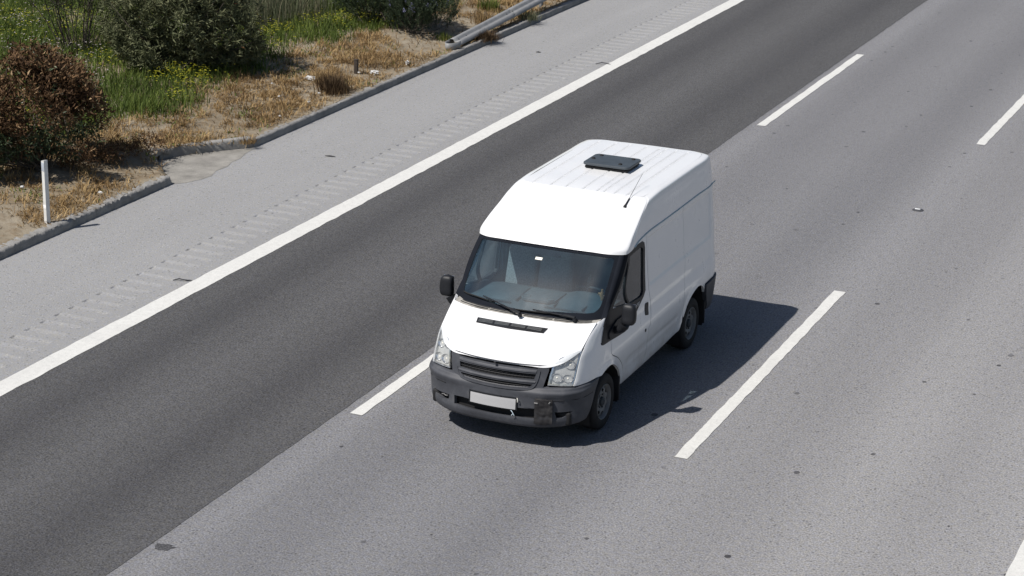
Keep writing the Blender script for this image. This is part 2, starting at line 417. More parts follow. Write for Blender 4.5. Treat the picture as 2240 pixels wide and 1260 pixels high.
M['cowl']=simple('dusty_cowl_plastic',(.25,.24,.22),.9,nscale=6,var=.55,spec=.08)
M['chrome']=simple('lamp_reflector_chrome',(.66,.66,.67),.16,.92,nscale=30,var=.4)
M['lamp_body']=simple('lamp_silver_body',(.40,.40,.39),.45,.0,nscale=7,var=.15)
M['bulb']=simple('bulb_glass',(.85,.8,.7),.1)
M['plate']=simple('blank_plate_grey',(.40,.40,.405),.5)
M['tape']=m_plastic('black_tape',(.028,.027,.028),.30,dust=(.10,.095,.09),da=.5)
M['hatch']=simple('dark_hatch_plastic',(.045,.055,.065),.5,nscale=10,var=.15)
M['dash']=m_plastic('dash_plastic',(.060,.076,.086),.6,dust=(.11,.125,.13),da=.3)
M['dash_dark']=m_plastic('dash_dark_plastic',(.03,.036,.042),.6,da=.05)
M['trim']=m_plastic('cabin_trim',(.075,.098,.112),.8,da=.05)
M['rib_shade']=simple('grimy_rib_shade',(.50,.51,.52),.8,nscale=6,var=.3)
M['fabric']=simple('seat_fabric',(.30,.335,.345),.95,nscale=60,var=.35)
M['mirror_glass']=simple('mirror_glass',(.8,.82,.85),.03,1.)
M['string']=simple('pale_blue_string',(.55,.65,.72),.7)
M['paper']=simple('white_card',(.8,.78,.7),.7)
M['white_mark']=simple('white_lettering',(.55,.56,.57),.6)
M['gold']=simple('gold_ornament',(.34,.19,.09),.4,.3)
def m_glass(name,tint,gloss,dust,dcol=(.62,.66,.70)):
    m=NT(name); t=m.t; n=m.n
    tr=m.nd('BsdfTransparent'); tr.inputs[0].default_value=(*tint,1)
    gl=m.nd('BsdfGlossy'); gl.inputs[0].default_value=(.95,.97,1,1); gl.inputs[1].default_value=.02
    df=m.nd('BsdfDiffuse'); df.inputs[0].default_value=(*dcol,1)
    ge=m.nd('NewGeometry'); dt=m.nd('VectorMath',operation='DOT_PRODUCT'); m.lk(ge.outputs['Normal'],dt.inputs[0]); m.lk(ge.outputs['Incoming'],dt.inputs[1])
    sch=m.math('POWER',m.math('SUBTRACT',1.,m.math('ABSOLUTE',dt.outputs['Value'])),5.)      # the same from either side of the pane
    g=m.math('ADD',m.math('MULTIPLY',sch,.9),.05+gloss)
    m1=m.nd('MixShader'); m.lk(g,m1.inputs[0]); m.lk(tr.outputs[0],m1.inputs[1]); m.lk(gl.outputs[0],m1.inputs[2])
    nz=m.noise(m.obj(),3.5,5,.65); m2=m.nd('MixShader'); m.lk(m.mp(nz,.25,.75,dust*.5,dust*1.5),m2.inputs[0]); m.lk(m1.outputs[0],m2.inputs[1]); m.lk(df.outputs[0],m2.inputs[2])
    m.lk(m2.outputs[0],m.out.inputs[0]); return m.m
M['windscreen']=m_glass('windscreen_glass',(.68,.84,.89),.07,.024,(.28,.46,.52))  # diffuse dust film tinted teal, blue sky reflection put into its colour
M['side_glass']=m_glass('side_glass',(.50,.54,.56),.03,.03)
M['lens']=m_glass('headlamp_lens',(.95,.96,.96),.02,.05)
# ------------------------------------------------------------------ the van (front axle on the ground at the origin, nose towards -Y)
van=empty('cargo_van',label='white high roof cargo van with dark grey bumper driving in the middle lane',cat='van')
def refl(fn):
    def f(u,v):
        P=fn(np.abs(u),v); P=P.copy(); P[:,0]*=np.where(np.asarray(u)<0,-1,1); return P
    return f
Wf=W.at; Bf=refl(B.at); Sf=refl(S.at); Hf=refl(Hd.at)
for sgn in (False,True):
    K=dict(flip=sgn)
    # --- fender
    fen=[(.907,.742),(.922,.83),(.930,.97),(.948,1.10)]+[(.944,1.14),(.942,1.20),(.940,1.26),(.938,1.312)]+[(1.06,1.325),(1.20,1.33),(1.262,1.08),(1.30,1.055)]
    fen+=[(1.46,1.044),(1.702,1.03)]+curve([(1.697,.874),(1.753,.829),(1.918,.742),(2.083,.589),(2.149,.451),(2.182,.333)],4)
    fen+=curve([(2.10,.34),(2.05,.465),(1.94,.596),(1.73,.728),(1.55,.755),(1.42,.742),(1.334,.718)],4)+[(1.20,.728),(1.08,.732)]
    trim('fender',Wf,fen,M['paint'],van,inset=.005,rim=.03,step=.04,**K)
    # --- cab door
    front=[(1.702,1.03)]+curve([(1.697,.874),(1.753,.829),(1.918,.742),(2.083,.589),(2.149,.451),(2.182,.335)],4)
    rear=[(2.815,.335),(2.822,.392)]+curve([(2.822,.392),(2.885,.55),(2.875,.70),(2.87,.80)],3)[1:]+[(2.925,.828),(2.962,1.00),(2.965,1.096),(2.905,1.26),(2.875,1.60),(2.835,1.955)]
    dout=front+rear+[(1.75,1.955),(1.50,1.88),(1.335,1.60),(1.225,1.33),(1.262,1.085),(1.30,1.055),(1.46,1.044)]
    frame_out=[(1.228,1.32)]+[(1.270,1.10),(1.285,1.062),(1.33,1.047),(1.70,1.028),(2.12,.992),(2.22,.995),(2.36,1.05)]+[(2.52,1.13),(2.74,1.235),(2.80,1.29),(2.795,1.60),(2.775,1.80),(2.74,1.87),(2.64,1.90),(1.60,1.905),(1.49,1.86),(1.335,1.60)]
    hole=[(1.36,1.40),(2.20,1.27),(2.66,1.245),(2.75,1.28),(2.76,1.6),(2.73,1.82),(2.60,1.862),(1.62,1.85)]
    door=trim('cab_door',Wf,dout,M['paint'],van,holes=[hole],inset=.005,rim=.03,step=.04,**K)
    g1=[(1.690,1.83),(2.58,1.845)]+[(2.69,1.81),(2.735,1.60),(2.725,1.30),(2.69,1.265),(2.62,1.258),(2.31,1.278)]
    g2=[(1.585,1.80),(2.215,1.305),(1.46,1.375),(1.455,1.41)]
    trim('window_frame',Wf,frame_out,M['black_plastic'],door,holes=[g1,g2],off=.004,rim=.03,step=.04,**K)
    trim('window_glass',Wf,[(1.66,1.85),(2.66,1.855),(2.76,1.6),(2.75,1.25),(2.28,1.265)],M['side_glass'],door,off=-.012,rim=0,step=.06,**K)
    trim('quarter_glass',Wf,[(1.62,1.82),(2.24,1.29),(1.42,1.36),(1.42,1.40)],M['side_glass'],door,off=-.012,rim=0,step=.06,**K)
    trim('handle',Wf,[(2.775,.985),(2.86,.965),(2.878,.985),(2.884,1.105),(2.865,1.122),(2.79,1.128),(2.772,1.11)],M['black_plastic'],door,off=.006,rim=.012,step=.02,**K)
    trim('door_lock',Wf,[(2.765+.022*math.cos(a),.805+.022*math.sin(a)) for a in np.linspace(0,2*math.pi,13)[:-1]],M['black_plastic'],door,off=.004,rim=.008,step=.01,**K)
    # --- load side panels
    sl=[(2.838,1.955),(2.878,1.60),(2.908,1.26),(2.968,1.096),(2.965,1.00),(2.928,.826),(2.873,.80),(2.878,.70),(2.888,.55),(2.825,.39),(2.818,.335),(3.5,.345),(4.03,.375)]
    arc=curve([(4.045,.385),(4.089,.489),(4.199,.655),(4.32,.735),(4.453,.775),(4.60,.785),(4.74,.762),(4.85,.70),(4.905,.62)],4)
    jj=[a for a in arc if a[0]<4.10]
    trim('load_panel',Wf,sl+jj+[(4.10,.565),(4.111,.877),(4.166,1.21),(4.177,1.647),(4.150,1.955)],M['paint'],van,inset=.004,rim=.03,step=.024,**K)
    ja=[a for a in arc if a[0]>=4.10]
    rq=[(4.10,.565)]+ja+[(4.905,.735),(5.46,.745),(5.545,.745),(5.545,1.955),(4.150,1.955),(4.177,1.647),(4.166,1.21),(4.111,.877)]
    trim('rear_quarter_panel',Wf,rq,M['paint'],van,inset=.004,rim=.03,step=.024,**K)
    trim('rear_door',Wf,[(5.55,.76),(6.397,.76),(6.397,1.985),(5.55,1.985)],M['paint'],van,inset=.004,rim=.03,step=.06,**K)
    trim('rear_bumper',Wf,[(4.908,.72),(5.40,.738),(6.40,.745),(6.40,.36),(5.30,.34),(5.09,.345),(5.03,.46),(4.95,.60)],M['grey_plastic'],van,off=.022,rim=.06,step=.05,**K)
    # --- arch liners and mud flaps
    s=-1 if sgn else 1
    for yc,rr in ((.03,.445),(2.95,.455)):
        mb=MB(); rows=[]
        for k in range(19):
            a=math.pi*(-.12+1.24*k/18); rows.append([(s*.945,yc-rr*math.cos(a),.33+rr*math.sin(a)),(s*.5,yc-rr*math.cos(a),.33+rr*math.sin(a))])
        mb.loft(rows); mb.build('arch_liner',M['dark'],van)
        MB().box((s*.86,yc+.43 if yc<1 else yc+.47,.33),(.20,.025,.30),.008).build('mud_flap',M['black_plastic'],van)
    # --- tail lamp on the rear corner
    trim('tail_lamp',Wf,[(5.50,.80),(5.60,.80),(5.60,1.35),(5.50,1.35)],simple('red_lens',(.35,.02,.02),.25) if not sgn else bpy.data.materials['red_lens'],van,off=.008,rim=.02,step=.05,**K)
    # --- headlamps
    hl=curve([(.940,1.098),(.88,1.10),(.794,1.080),(.694,1.045),(.639,.998),(.606,.950)],3)+[(.600,.85),(.597,.748),(.75,.745),(.902,.745),(.917,.83),(.925,.97)]
    hlo=trim('headlamp',Wf,hl,M['lamp_body'],van,off=-.030,rim=.0,step=.03,**K)
    trim('lens',Wf,hl,M['lens'],hlo,inset=.006,off=.004,rim=.02,step=.03,**K)
    trim('bezel',Wf,inset_poly(hl,.002,(1,1)),M['chrome'],hlo,holes=[inset_poly(dens(hl,.03,(1,1)),.022,(1,1))],off=-.008,rim=.02,step=.03,**K)
    for (u,v,rad,sx_) in ((.815,.968,.050,1.15),(.695,.970,.026,1.15),(.685,.835,.050,1.25),(.815,.828,.046,1.2)):
        P0=Wf(u,v)[0]; du=Wf(u+.01,v)[0]-P0; dv=Wf(u,v+.01)[0]-P0; n_=np.cross(du,dv); n_/=np.linalg.norm(n_); n_=n_ if n_[1]<0 else -n_
        n_=n_*.8+np.array([.05,-1,.25])*.2; n_/=np.linalg.norm(n_)
        a=np.cross([0,0,1],n_); a/=np.linalg.norm(a); b=np.cross(n_,a); c=P0-n_*.020
        if sgn: n_,a,b,c=[q*np.array([-1,1,1]) for q in (n_,a,b,c)]
        rows=[]
        for k in range(24):
            t=2*math.pi*k/24; w=a*math.cos(t)*rad*sx_+b*math.sin(t)*rad*.92
            rows.append([tuple(c+w*1.10-n_*.004),tuple(c+w*1.06+n_*.004),tuple(c+w),tuple(c+w*.82-n_*.012),tuple(c+w*.5-n_*.022),tuple(c+w*.18-n_*.026)])
        mb=MB(); mb.loft(rows+[rows[0]]); rf=mb.build('reflector',M['chrome'],hlo)
        mb=MB(); mb.tube([tuple(c-n_*.026),tuple(c-n_*.010),tuple(c-n_*.004)],[.012,.012,.005],10); mb.build('bulb',M['bulb'],hlo)
    # --- door mirror
    mir=trim('door_mirror',Wf,[(1.62,1.06),(1.95,1.05),(2.02,1.12),(1.98,1.22),(1.70,1.22),(1.60,1.14)],M['black_plastic'],van,off=.022,rim=.03,step=.04,**K)
    mb=MB(); rows=[]
    for k in range(13):
        t=k/12; z=1.205+.265*t; w=.5*(.175-.02*t); bul=(1-abs(2*t-1)**4.5)**.42
        cx_=1.128+.012*math.sin(t*3); row=[]
        for j in range(28):
            a=2*math.pi*j/28; ca,sa=math.cos(a),math.sin(a); ex=.6
            x=abs(ca)**ex*math.copysign(1,ca)*w*bul; y=abs(sa)**ex*math.copysign(1,sa)
            y=y*(.068 if y<0 else .045)*bul*(1-.12*t)
            row.append((s*(cx_+x),.215+y+.02*t,z))
        rows.append(row)
    mb.loft(rows,close=True); mb.bm.faces.new([v for v in mb.bm.verts][:28]); mb.bm.verts.ensure_lookup_table(); mb.bm.faces.new([mb.bm.verts[i] for i in range(12*28,13*28)])
    mb.build('housing',M['black_plastic'],mir,sharp=60)
    MB().tube([(s*.955,.24,1.115),(s*1.0,.225,1.13),(s*1.06,.215,1.165),(s*1.09,.215,1.215)],[.042,.045,.052,.058],14).build('arm',M['black_plastic'],mir)
    MB().box((s*1.135,.268,1.34),(.135,.006,.215),.002).build('mirror_glass',M['mirror_glass'],mir)
# lettering on the black strip below the driver's window
_f=bpy.data.curves.new('lettering','FONT'); _f.body='SIT'; _f.size=.062; _f.extrude=.0015; _f.align_x='CENTER'
_t=bpy.data.objects.new('lettering',_f); COL.objects.link(_t); _d=bpy.context.evaluated_depsgraph_get(); _me=bpy.data.meshes.new_from_object(_t.evaluated_get(_d)); bpy.data.objects.remove(_t)
_P=Wf(2.56,1.175)[0]; _u=Wf(2.62,1.175)[0]-_P; _u/=np.linalg.norm(_u); _v=Wf(2.56,1.20)[0]-_P; _v/=np.linalg.norm(_v); _n=np.cross(_u,_v); _n/=np.linalg.norm(_n)
_me.transform(Matrix(((_u[0],_v[0],_n[0],_P[0]+_n[0]*.007),(_u[1],_v[1],_n[1],_P[1]+_n[1]*.007),(_u[2],_v[2],_n[2],_P[2]),(0,0,0,1))))
_me.materials.clear(); _me.materials.append(M['white_mark']); _t=bpy.data.objects.new('lettering',_me); COL.objects.link(_t); _t.parent=van
# --- bonnet with its air vent
bon_out=[(u,0) for u in (-1,-.86,-.68,-.38,0,.38,.68,.86,1)]+[(1,1),(.8,1),(.65,1),(.38,1),(0,1),(-.38,1),(-.65,1),(-.8,1),(-1,1)]
bon=trim('bonnet',Hf,bon_out,M['paint'],van,sc=(.87,.7),step=.03,inset=.003,rim=.03)
def hood_uv(pts):
    o=[]
    for x,y in pts:
        u,v=inv_xy(Hd.at,[(abs(x),y)])[0]; o.append((math.copysign(u,x),v))
    return o
vo=hood_uv([(-.470,-.345),(-.04,-.362),(.392,-.345),(.372,-.425),(-.04,-.448),(-.455,-.425)])
ven=trim('air_vent',Hf,vo,M['black_plastic'],bon,sc=(.87,.7),step=.03,off=.008,rim=.012)
for i in range(4):
    a,b=-.435+i*.2,-.435+i*.2+.180
    cell=hood_uv([(a,-.362-.012*(i in (1,2))),(b,-.362-.012*(i in (0,1,2))),(b,-.412-.014*(i in (0,1,2))),(a,-.412-.014*(i in (1,2,3)))])
    trim('vent_grid',Hf,cell,M['dark'] if i>1 else M['dash_dark'],ven,sc=(.87,.7),step=.03,off=.0105,rim=.002)
    for yy in (-.378,-.393,-.408):
        p0,p1=[Hf(*hood_uv([(xx,yy)])[0])[0] for xx in (a+.004,b-.004)]
        MB().tube([tuple(p0+[0,-.012,.014]),tuple(p1+[0,-.012,.014])],.003,6).build('vent_slat',M['hatch'],ven)
# --- cowl, windscreen, wipers
rows=[]
for k in range(25):
    t=-1+2*k/24; a=abs(t); h=Hf(t*.985,1.)[0]; g=Sf(t,.03)[0]
    rows.append([tuple(h+[0,-.02,-.03]),tuple(h+[0,.012,-.022]),tuple(h*.55+g*.45+np.array([0,0,-.014])),tuple(g+[0,.02,-.012])])
mb=MB(); mb.loft(rows); cow=mb.build('cowl_panel',M['cowl'],van)
for x0,x1 in ((-.80,-.42),(-.40,-.05),(.02,.36),(.38,.80)):
    mb=MB()
    for k in range(2):
        pts=[]
        for j in range(9):
            t=(x0+(x1-x0)*j/8)/.888; h=Hf(t,1.)[0]; g=Sf(t,.03)[0]; f=.42+.28*k
            pts.append(tuple(h*(1-f)+g*f+np.array([0,0,-.006])))
        mb.tube(pts,.004,6)
    mb.build('cowl_slot',M['black_plastic'],cow)
glass=trim('windscreen',Sf,[(-1,0),(-.6,0),(0,0),(.6,0),(1,0),(1,1),(-1,1)],M['windscreen'],van,sc=(.86,.9),step=.06,rim=0)
hin=curve([(-.955,.20),(-.95,.13),(-.90,.095)],3)+curve([(-.63,.082),(-.234,.056),(.042,.054),(.407,.085),(.80,.095)],4)+curve([(.90,.11),(.945,.176),(.955,.30)],3)+[(.957,.85)]+curve([(.955,.90),(.93,.925)],2)+curve([(.5,.93),(0,.93),(-.5,.93)],3)+curve([(-.94,.925),(-.965,.90)],2)
trim('screen_border',Sf,[(-1,-.0),(-.6,0),(0,0),(.6,0),(1,0),(1,1),(-1,1)],M['pillar'],glass,holes=[hin],sc=(.86,.9),step=.05,off=.004,rim=.004)
trim('mirror_mount_band',Sf,[(-.38,.935),(.42,.935),(.26,.885),(.20,.84),(-.10,.84),(-.20,.885)],M['pillar'],glass,sc=(.86,.9),step=.05,off=-.004,rim=0)
trim('windscreen_tag',Sf,[(-.085,.795),(.012,.795),(.012,.757),(-.085,.757)],M['paper'],glass,sc=(.86,.9),step=.05,off=.003,rim=0)
def onS(u,v,o):
    P0=Sf(u,v)[0]; n_=np.cross(Sf(u+.01,v)[0]-P0,Sf(u,v+.01)[0]-P0); n_/=np.linalg.norm(n_); n_=n_ if n_[2]>0 else -n_; return P0+n_*o
for piv,elb,b0,b1 in (((.010,-.262,1.287),(-.60,.118),(-.93,.105),(-.42,.075)),((.625,-.135,1.292),(.134,.061),(-.238,.030),(.515,.050))):
    e=onS(*elb,.040)
    wp=MB().tube([piv,tuple(np.array(piv)+[0,0,.035])],[.026,.022],12).build('wiper',M['black_plastic'],van)
    pv=np.array(piv)+[0,0,.038]
    d=e-pv
    MB().tube([tuple(pv),tuple(pv+d*.22+[0,-.004,.006]),tuple(pv+d*.3),tuple(e)],[.018,.016,.009,.007],8).build('arm',M['black_plastic'],wp)
    pts=[tuple(onS(b0[0]+(b1[0]-b0[0])*t,b0[1]+(b1[1]-b0[1])*t,.016)) for t in np.linspace(0,1,9)]
    q=[tuple(onS(b0[0]+(b1[0]-b0[0])*t,b0[1]+(b1[1]-b0[1])*t,.030)) for t in np.linspace(.18,.82,7)]
    MB().tube(pts,.008,6).tube(q,.007,6).build('blade',M['dark'],wp)
# --- A pillars
for s in (1,-1):
    rows=[]
    for t in np.linspace(0,.965,14):
        g=S.at(1.,t)[0]; uu=np.interp(g[2],[1.30,1.60,1.90],[1.215,1.34,1.52]); w=Wf(uu,min(g[2]+.0,1.98))[0]; mid=(g+w)/2
        outw=np.array([.42,-.55,.30]); outw/=np.linalg.norm(outw); d=np.linalg.norm(w-g)
        rows.append([(s*p_[0],p_[1],p_[2]) for p_ in (g+np.array([-.02,0,.002])+outw*.006,g+outw*.016,g*.7+w*.3+outw*d*.22,mid+outw*d*.26,g*.3+w*.7+outw*d*.20,w+np.array([.006,-.002,0]),w+np.array([.003,.03,0]))])
    mb=MB(); mb.loft(rows); mb.build('windscreen_pillar',M['pillar'],van,sharp=70)
# --- roof
RIBS=(-.63,-.395,-.20,.02,.20,.285,.42,.575)
def ribz(x,y):
    w=sstep(1.47,1.54,y)*(1-sstep(3.57,3.66,y)); z=np.zeros_like(x)
    for r in RIBS:
        a=np.exp(-((x-r)/.011)**2); z-=.010*a; z+=.004*np.exp(-((x-r-.024)/.012)**2)
    return z*w
def Tf(u,v):
    P=T.at(np.abs(u),v).copy(); P[:,0]*=np.where(np.asarray(u)<0,-1,1); P[:,2]+=ribz(P[:,0],P[:,1])*sstep(2.2,2.32,P[:,2]); return P
us=[0]
ring=[]
for u in np.concatenate([np.linspace(-5.25,-.95,60),np.linspace(-.92,.92,90),np.linspace(.95,5.25,60)]): ring.append(u)
rf_out=[(u,0.) for u in ring]+[(u,1.) for u in ring[::-1]]
roof=trim('roof',Tf,rf_out,M['paint'],van,sc=(1,.62),step=.03,rim=.0)
tp=Tf(np.array(ring),np.ones(len(ring))); topo=[(p_[0],p_[1]) for p_ in tp]
def TOP(x,y):
    x=np.asarray(x,float);y=np.asarray(y,float)
    return np.stack([x,y,2.3445-.0135*(x/.775)**2+.0022*(y-1.6)-.0105*np.clip((1.84-y)/.37,0,1)**2-.002*np.clip((y-3.5)/.19,0,1)**2+ribz(x,y)],-1)
k_=[i for i in range(len(topo)) if i==0 or np.hypot(topo[i][0]-topo[i-1][0],topo[i][1]-topo[i-1][1])>.004]
trim('roof_skin',TOP,[topo[i] for i in k_],M['paint'],roof,sc=(1.6,.25),step=.011,rim=.03,off=.0008)
for s in (1,-1):
    pts=[tuple(Tf(s*u,0.)[0]+np.array([s*.004,0,-.004])) for u in np.linspace(1.20,4.33,40)]+[(s*.89,3.80,1.963)]
    MB().tube(pts,.0075,8).build('drip_rail',M['gutter'],roof)
trim('header_seal',lambda u,v:Tf(u,v)-np.array([0,0,.012]),[(u,0.) for u in np.linspace(-.86,.86,50)]+[(u,.03) for u in np.linspace(.86,-.86,50)],M['pillar'],roof,sc=(1,.5),step=.05,rim=.012)
for r in RIBS:  # added grey strips: groove shade and grime put into colour so ribs show
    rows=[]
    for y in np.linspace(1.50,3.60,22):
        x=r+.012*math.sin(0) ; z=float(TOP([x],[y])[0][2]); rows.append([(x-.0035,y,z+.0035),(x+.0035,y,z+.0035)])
    mb=MB(); mb.loft(rows); mb.build('rib_shade_strip',M['rib_shade'],roof)
# roof hatch
hc=Vector((-.02,2.53,2.352)); hr=Matrix.Rotation(R(.5),3,'Z')
hat=MB().box(hc+Vector((0,0,.015)),(.56,.42,.03),.01,hr).build('roof_hatch',M['dark'],roof)
mb=MB(); bm=mb.bm
cor=[]
for sx_,sy_ in ((1,1),(-1,1),(-1,-1),(1,-1)):
    for a in range(6):
        an=math.atan2(sy_,sx_)-math.pi/4+a/5*math.pi/2; cor.append((sx_*(.305-.06)+.06*math.cos(an),sy_*(.235-.06)+.06*math.sin(an)))
mb.loft([[(hc.x+x*k,hc.y+y*k,2.352+z) for x,y in cor] for k,z in ((.97,.04),(1.,.046),(1.,.062),(.985,.07),(.92,.074))],close=True)
bm.verts.ensure_lookup_table(); bm.faces.new([bm.verts[i] for i in range(4*24,5*24)]); bm.faces.new([bm.verts[i] for i in range(24)][::-1])
mb.build('lid',M['hatch'],hat,sharp=30)
for x,y in ((-.20,.15),(.22,.15),(-.24,-.02),(.16,-.14)):
    MB().lathe([(.0,.088),(.018,.088),(.024,.08),(.026,.07)],16,'Z',(hc.x+x,hc.y+y,2.352)).build('knob',M['dark'],hat)
# aerial
ab=Tf(.673,.741)[0]
MB().tube([tuple(ab),tuple(ab+[0,.01,.014]),tuple(ab+[-.002,.03,.022]),tuple(ab+[-.01,.17,.065])],[.022,.017,.010,.007],8).tube([tuple(ab+[-.01,.17,.065]),tuple(ab+[-.04,.66,.235])],[.003,.0022],6).build('aerial',M['dark'],roof)
# --- front bumper, grille, plate
bout=[(u,0.) for u in np.linspace(-1.02,1.02,30)]+[(1.08,.14),(1.12,.25),(1.17,.38),(1.235,.50),(1.30,.60),(1.38,.76),(1.44,.97),(1.44,1.)]
bout=[(u,0.) for u in np.linspace(-1.02,1.02,30)]+[(1.08,.14),(1.17,.38),(1.30,.62),(1.40,.85),(1.44,1.)]+[(u,1.) for u in np.linspace(1.3,-1.3,40)]+[(-1.44,1.),(-1.40,.85),(-1.30,.62),(-1.17,.38),(-1.08,.14)]
slot=[(-.500,.475),(-.3,.49),(0,.50),(.3,.50),(.66,.49),(.66,.285),(.3,.275),(0,.27),(-.3,.275),(-.49,.295)]
def fog(s): 
    q=[(.57,.445),(.72,.435),(.865,.425),(.82,.355),(.76,.315),(.66,.305),(.575,.345)] if s<0 else [(.69,.435),(.865,.428),(.83,.36),(.765,.298),(.71,.305)]
    return [(s*a,b) for a,b in q]
bum=trim('front_bumper',Bf,bout,M['grey_plastic'],van,holes=[slot,fog(1),fog(-1)],sc=(1,.62),step=.035,rim=.05)
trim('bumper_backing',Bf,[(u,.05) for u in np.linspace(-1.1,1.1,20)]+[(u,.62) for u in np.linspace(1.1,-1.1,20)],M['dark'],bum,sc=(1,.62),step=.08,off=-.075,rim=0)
for s in (1,-1):
    P_=[tuple(Bf(s*u,v)[0]+[0,-.004,.002]) for u,v in ((.62,.66),(.75,.655),(.90,.65),(1.02,.645),(1.2,.64))]
    MB().tube(P_,.004,6).build('styling_line',M['dark'],bum)
    if s<0: MB().tube([tuple(Bf(s*(.60+.03*k),.40-.02*(k%2))[0]+[0,.015,0]) for k in range(4)],.007,8).build('tow_hook',M['steel'],bum)
# grille block
go=[(-.595,.905),(-.592,.962)]+[(x,.966+.0*abs(x)) for x in np.linspace(-.5,.5,11)]+[(.592,.962),(.595,.905),(.57,.80),(.552,.72),(.535,.62),(.53,.478)]+[(x,.478) for x in (.3,0,-.3)]+[(-.53,.478),(-.535,.62),(-.552,.72),(-.57,.80)]
def bar(x0,x1,zl,zh,n=7):
    lo=[(x,zl) for x in np.linspace(x0,x1,n)]; hi=[(x,zh) for x in np.linspace(x1,x0,n)]; return lo+hi
s1=[(-.475,.924)]+[(x,.928) for x in (-.3,0,.3)]+[(.475,.924),(.482,.957)]+[(x,.958) for x in (.3,0,-.3)]+[(-.482,.957)]
s2=[(-.450,.810)]+[(x,.804) for x in (-.2,0,.2)]+[(.450,.810),(.467,.865)]+[(x,.869) for x in (.2,0,-.2)]+[(-.467,.865)]
s3=[(-.385,.712)]+[(x,.704) for x in (-.2,0,.2)]+[(.385,.712),(.425,.735),(.440,.752)]+[(x,.756) for x in (.2,0,-.2)]+[(-.440,.752),(-.425,.735)]
gr=trim('grille',G_at,go,M['grey_plastic'],van,holes=[s1,s2,s3],step=.03,rim=.016)
trim('surround',G_at,go,M['grey_plastic'],gr,holes=[inset_poly(dens(go,.05,(1,1)),.007,(1,1))],step=.03,off=-.001,rim=.085)
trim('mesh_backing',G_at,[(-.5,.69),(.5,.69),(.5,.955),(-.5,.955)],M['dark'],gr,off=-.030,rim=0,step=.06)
mb=MB()
for z in (.726,.742,.826,.846,.938,.950):
    xm=.40 if z<.76 else .47
    mb.tube([tuple(G_at(x,z)[0]+[0,.020,0]) for x in np.linspace(-xm,xm,15)],.0026,6)
for zl,zh,xm in ((.715,.756,.42),(.815,.864,.455),(.93,.958,.475)):
    for x in np.arange(-xm+.02,xm,.040): mb.tube([tuple(G_at(x,zl)[0]+[0,.021,0]),tuple(G_at(x,zh)[0]+[0,.021,0])],.0024,5)
mb.build('grille_mesh',M['black_plastic'],gr)
for zl,zh in ((.878,.918),(.769,.798)):
    rows=[]
    for x in np.linspace(-.47,.47,21):
        h=zh-zl; rows.append([tuple(G_at(x,zl)[0]+[0,.006,0]),tuple(G_at(x,zl+h*.15)[0]+[0,-.009,0]),tuple(G_at(x,zl+h*.55)[0]+[0,-.008,0]),tuple(G_at(x,zh)[0]+[0,.006,0])])
    mb=MB(); mb.loft(rows); mb.build('slat',M['grey_plastic'],gr)
pts=[tuple(G_at(x,z)[0]+[0,-.003,0]) for x,z in curve([(-.49,.80),(-.455,.725),(-.39,.692),(-.2,.683),(0,.68),(.2,.683),(.39,.692),(.455,.725),(.49,.80),(.505,.90)],4)]
MB().tube(pts,.008,6).build('bevel',M['grey_plastic'],gr)
MB().box((0,-.905,.952),(.03,.02,.018),.004).build('bonnet_catch',M['black_plastic'],gr)
pf=trim('plate_holder',G_at,[(-.292,.446),(.292,.446),(.292,.592),(-.292,.592)],M['black_plastic'],bum,off=.012,rim=.02,step=.06)
trim('number_plate',G_at,[(-.270,.459),(.275,.457),(.275,.575),(-.270,.574)],M['plate'],pf,off=.018,rim=.005,step=.06)
# tape patch on the driver's side of the bumper, frayed string below the plate
_ck=np.random.default_rng(4).normal(size=(7,4))
def crk(P):
    r=0
    for a,b,c,d in _ck: r=r+.0022*np.abs(np.sin(P[:,0]*(25+22*a)+P[:,2]*(30+26*b)+c*3)+.6*np.sin(P[:,2]*60*b-P[:,0]*50*a+d))
    return r-.01
tp_=trim('tape_patch',Bf,[(.487,.70),(.575,.69),(.662,.68),(.668,.45),(.668,.20),(.60,.175),(.53,.19),(.492,.20),(.488,.45)],M['tape'],bum,sc=(1,.62),step=.012,off=.03,rim=.03,noise=crk)
MB().tube([tuple(Bf(.492,.625)[0]+[0,-.036,0]),tuple(Bf(.53,.622)[0]+[0,-.038,0])],.009,6).build('clip',M['steel'],tp_); MB().tube([tuple(Bf(.645,.63)[0]+[0,-.036,-.004]),tuple(Bf(.655,.645)[0]+[0,-.036,.008])],.010,6).build('clip',M['steel'],tp_)
MB().tube([(.235,-.98,.452),(.25,-.985,.44),(.262,-.985,.425),(.255,-.985,.405),(.245,-.985,.395)],.004,6).tube([(.262,-.985,.425),(.278,-.985,.398)],.0035,6).build('frayed_string',M['string'],bum)
MB().tube([(.298,-.955,.60),(.306,-.96,.575),(.302,-.955,.55)],.006,6).build('plate_clip',M['paper'],bum)
# --- underbody, cabin
MB().box((0,1.55,.36),(1.70,4.6,.16),.03).build('underbody',M['dark'],van)
cab=MB().box((0,1.50,1.18),(1.74,.03,1.56)).box((0,.85,.62),(1.72,1.5,.04)).box((0,1.15,1.90),(1.56,.80,.03)).build('cabin_lining',M['trim'],van)
for sgn in (False,True):
    trim('door_card',Wf,[(1.30,1.06),(1.72,1.03),(2.1,.72),(2.9,.72),(2.9,1.26),(2.2,1.26),(1.40,1.34)],M['trim'],cab,off=-.07,rim=0,step=.06,flip=sgn)
    s=-1 if sgn else 1
    MB().box((s*.875,1.33,1.55),(.05,.13,.80),.02).build('door_post',M['trim'],cab)
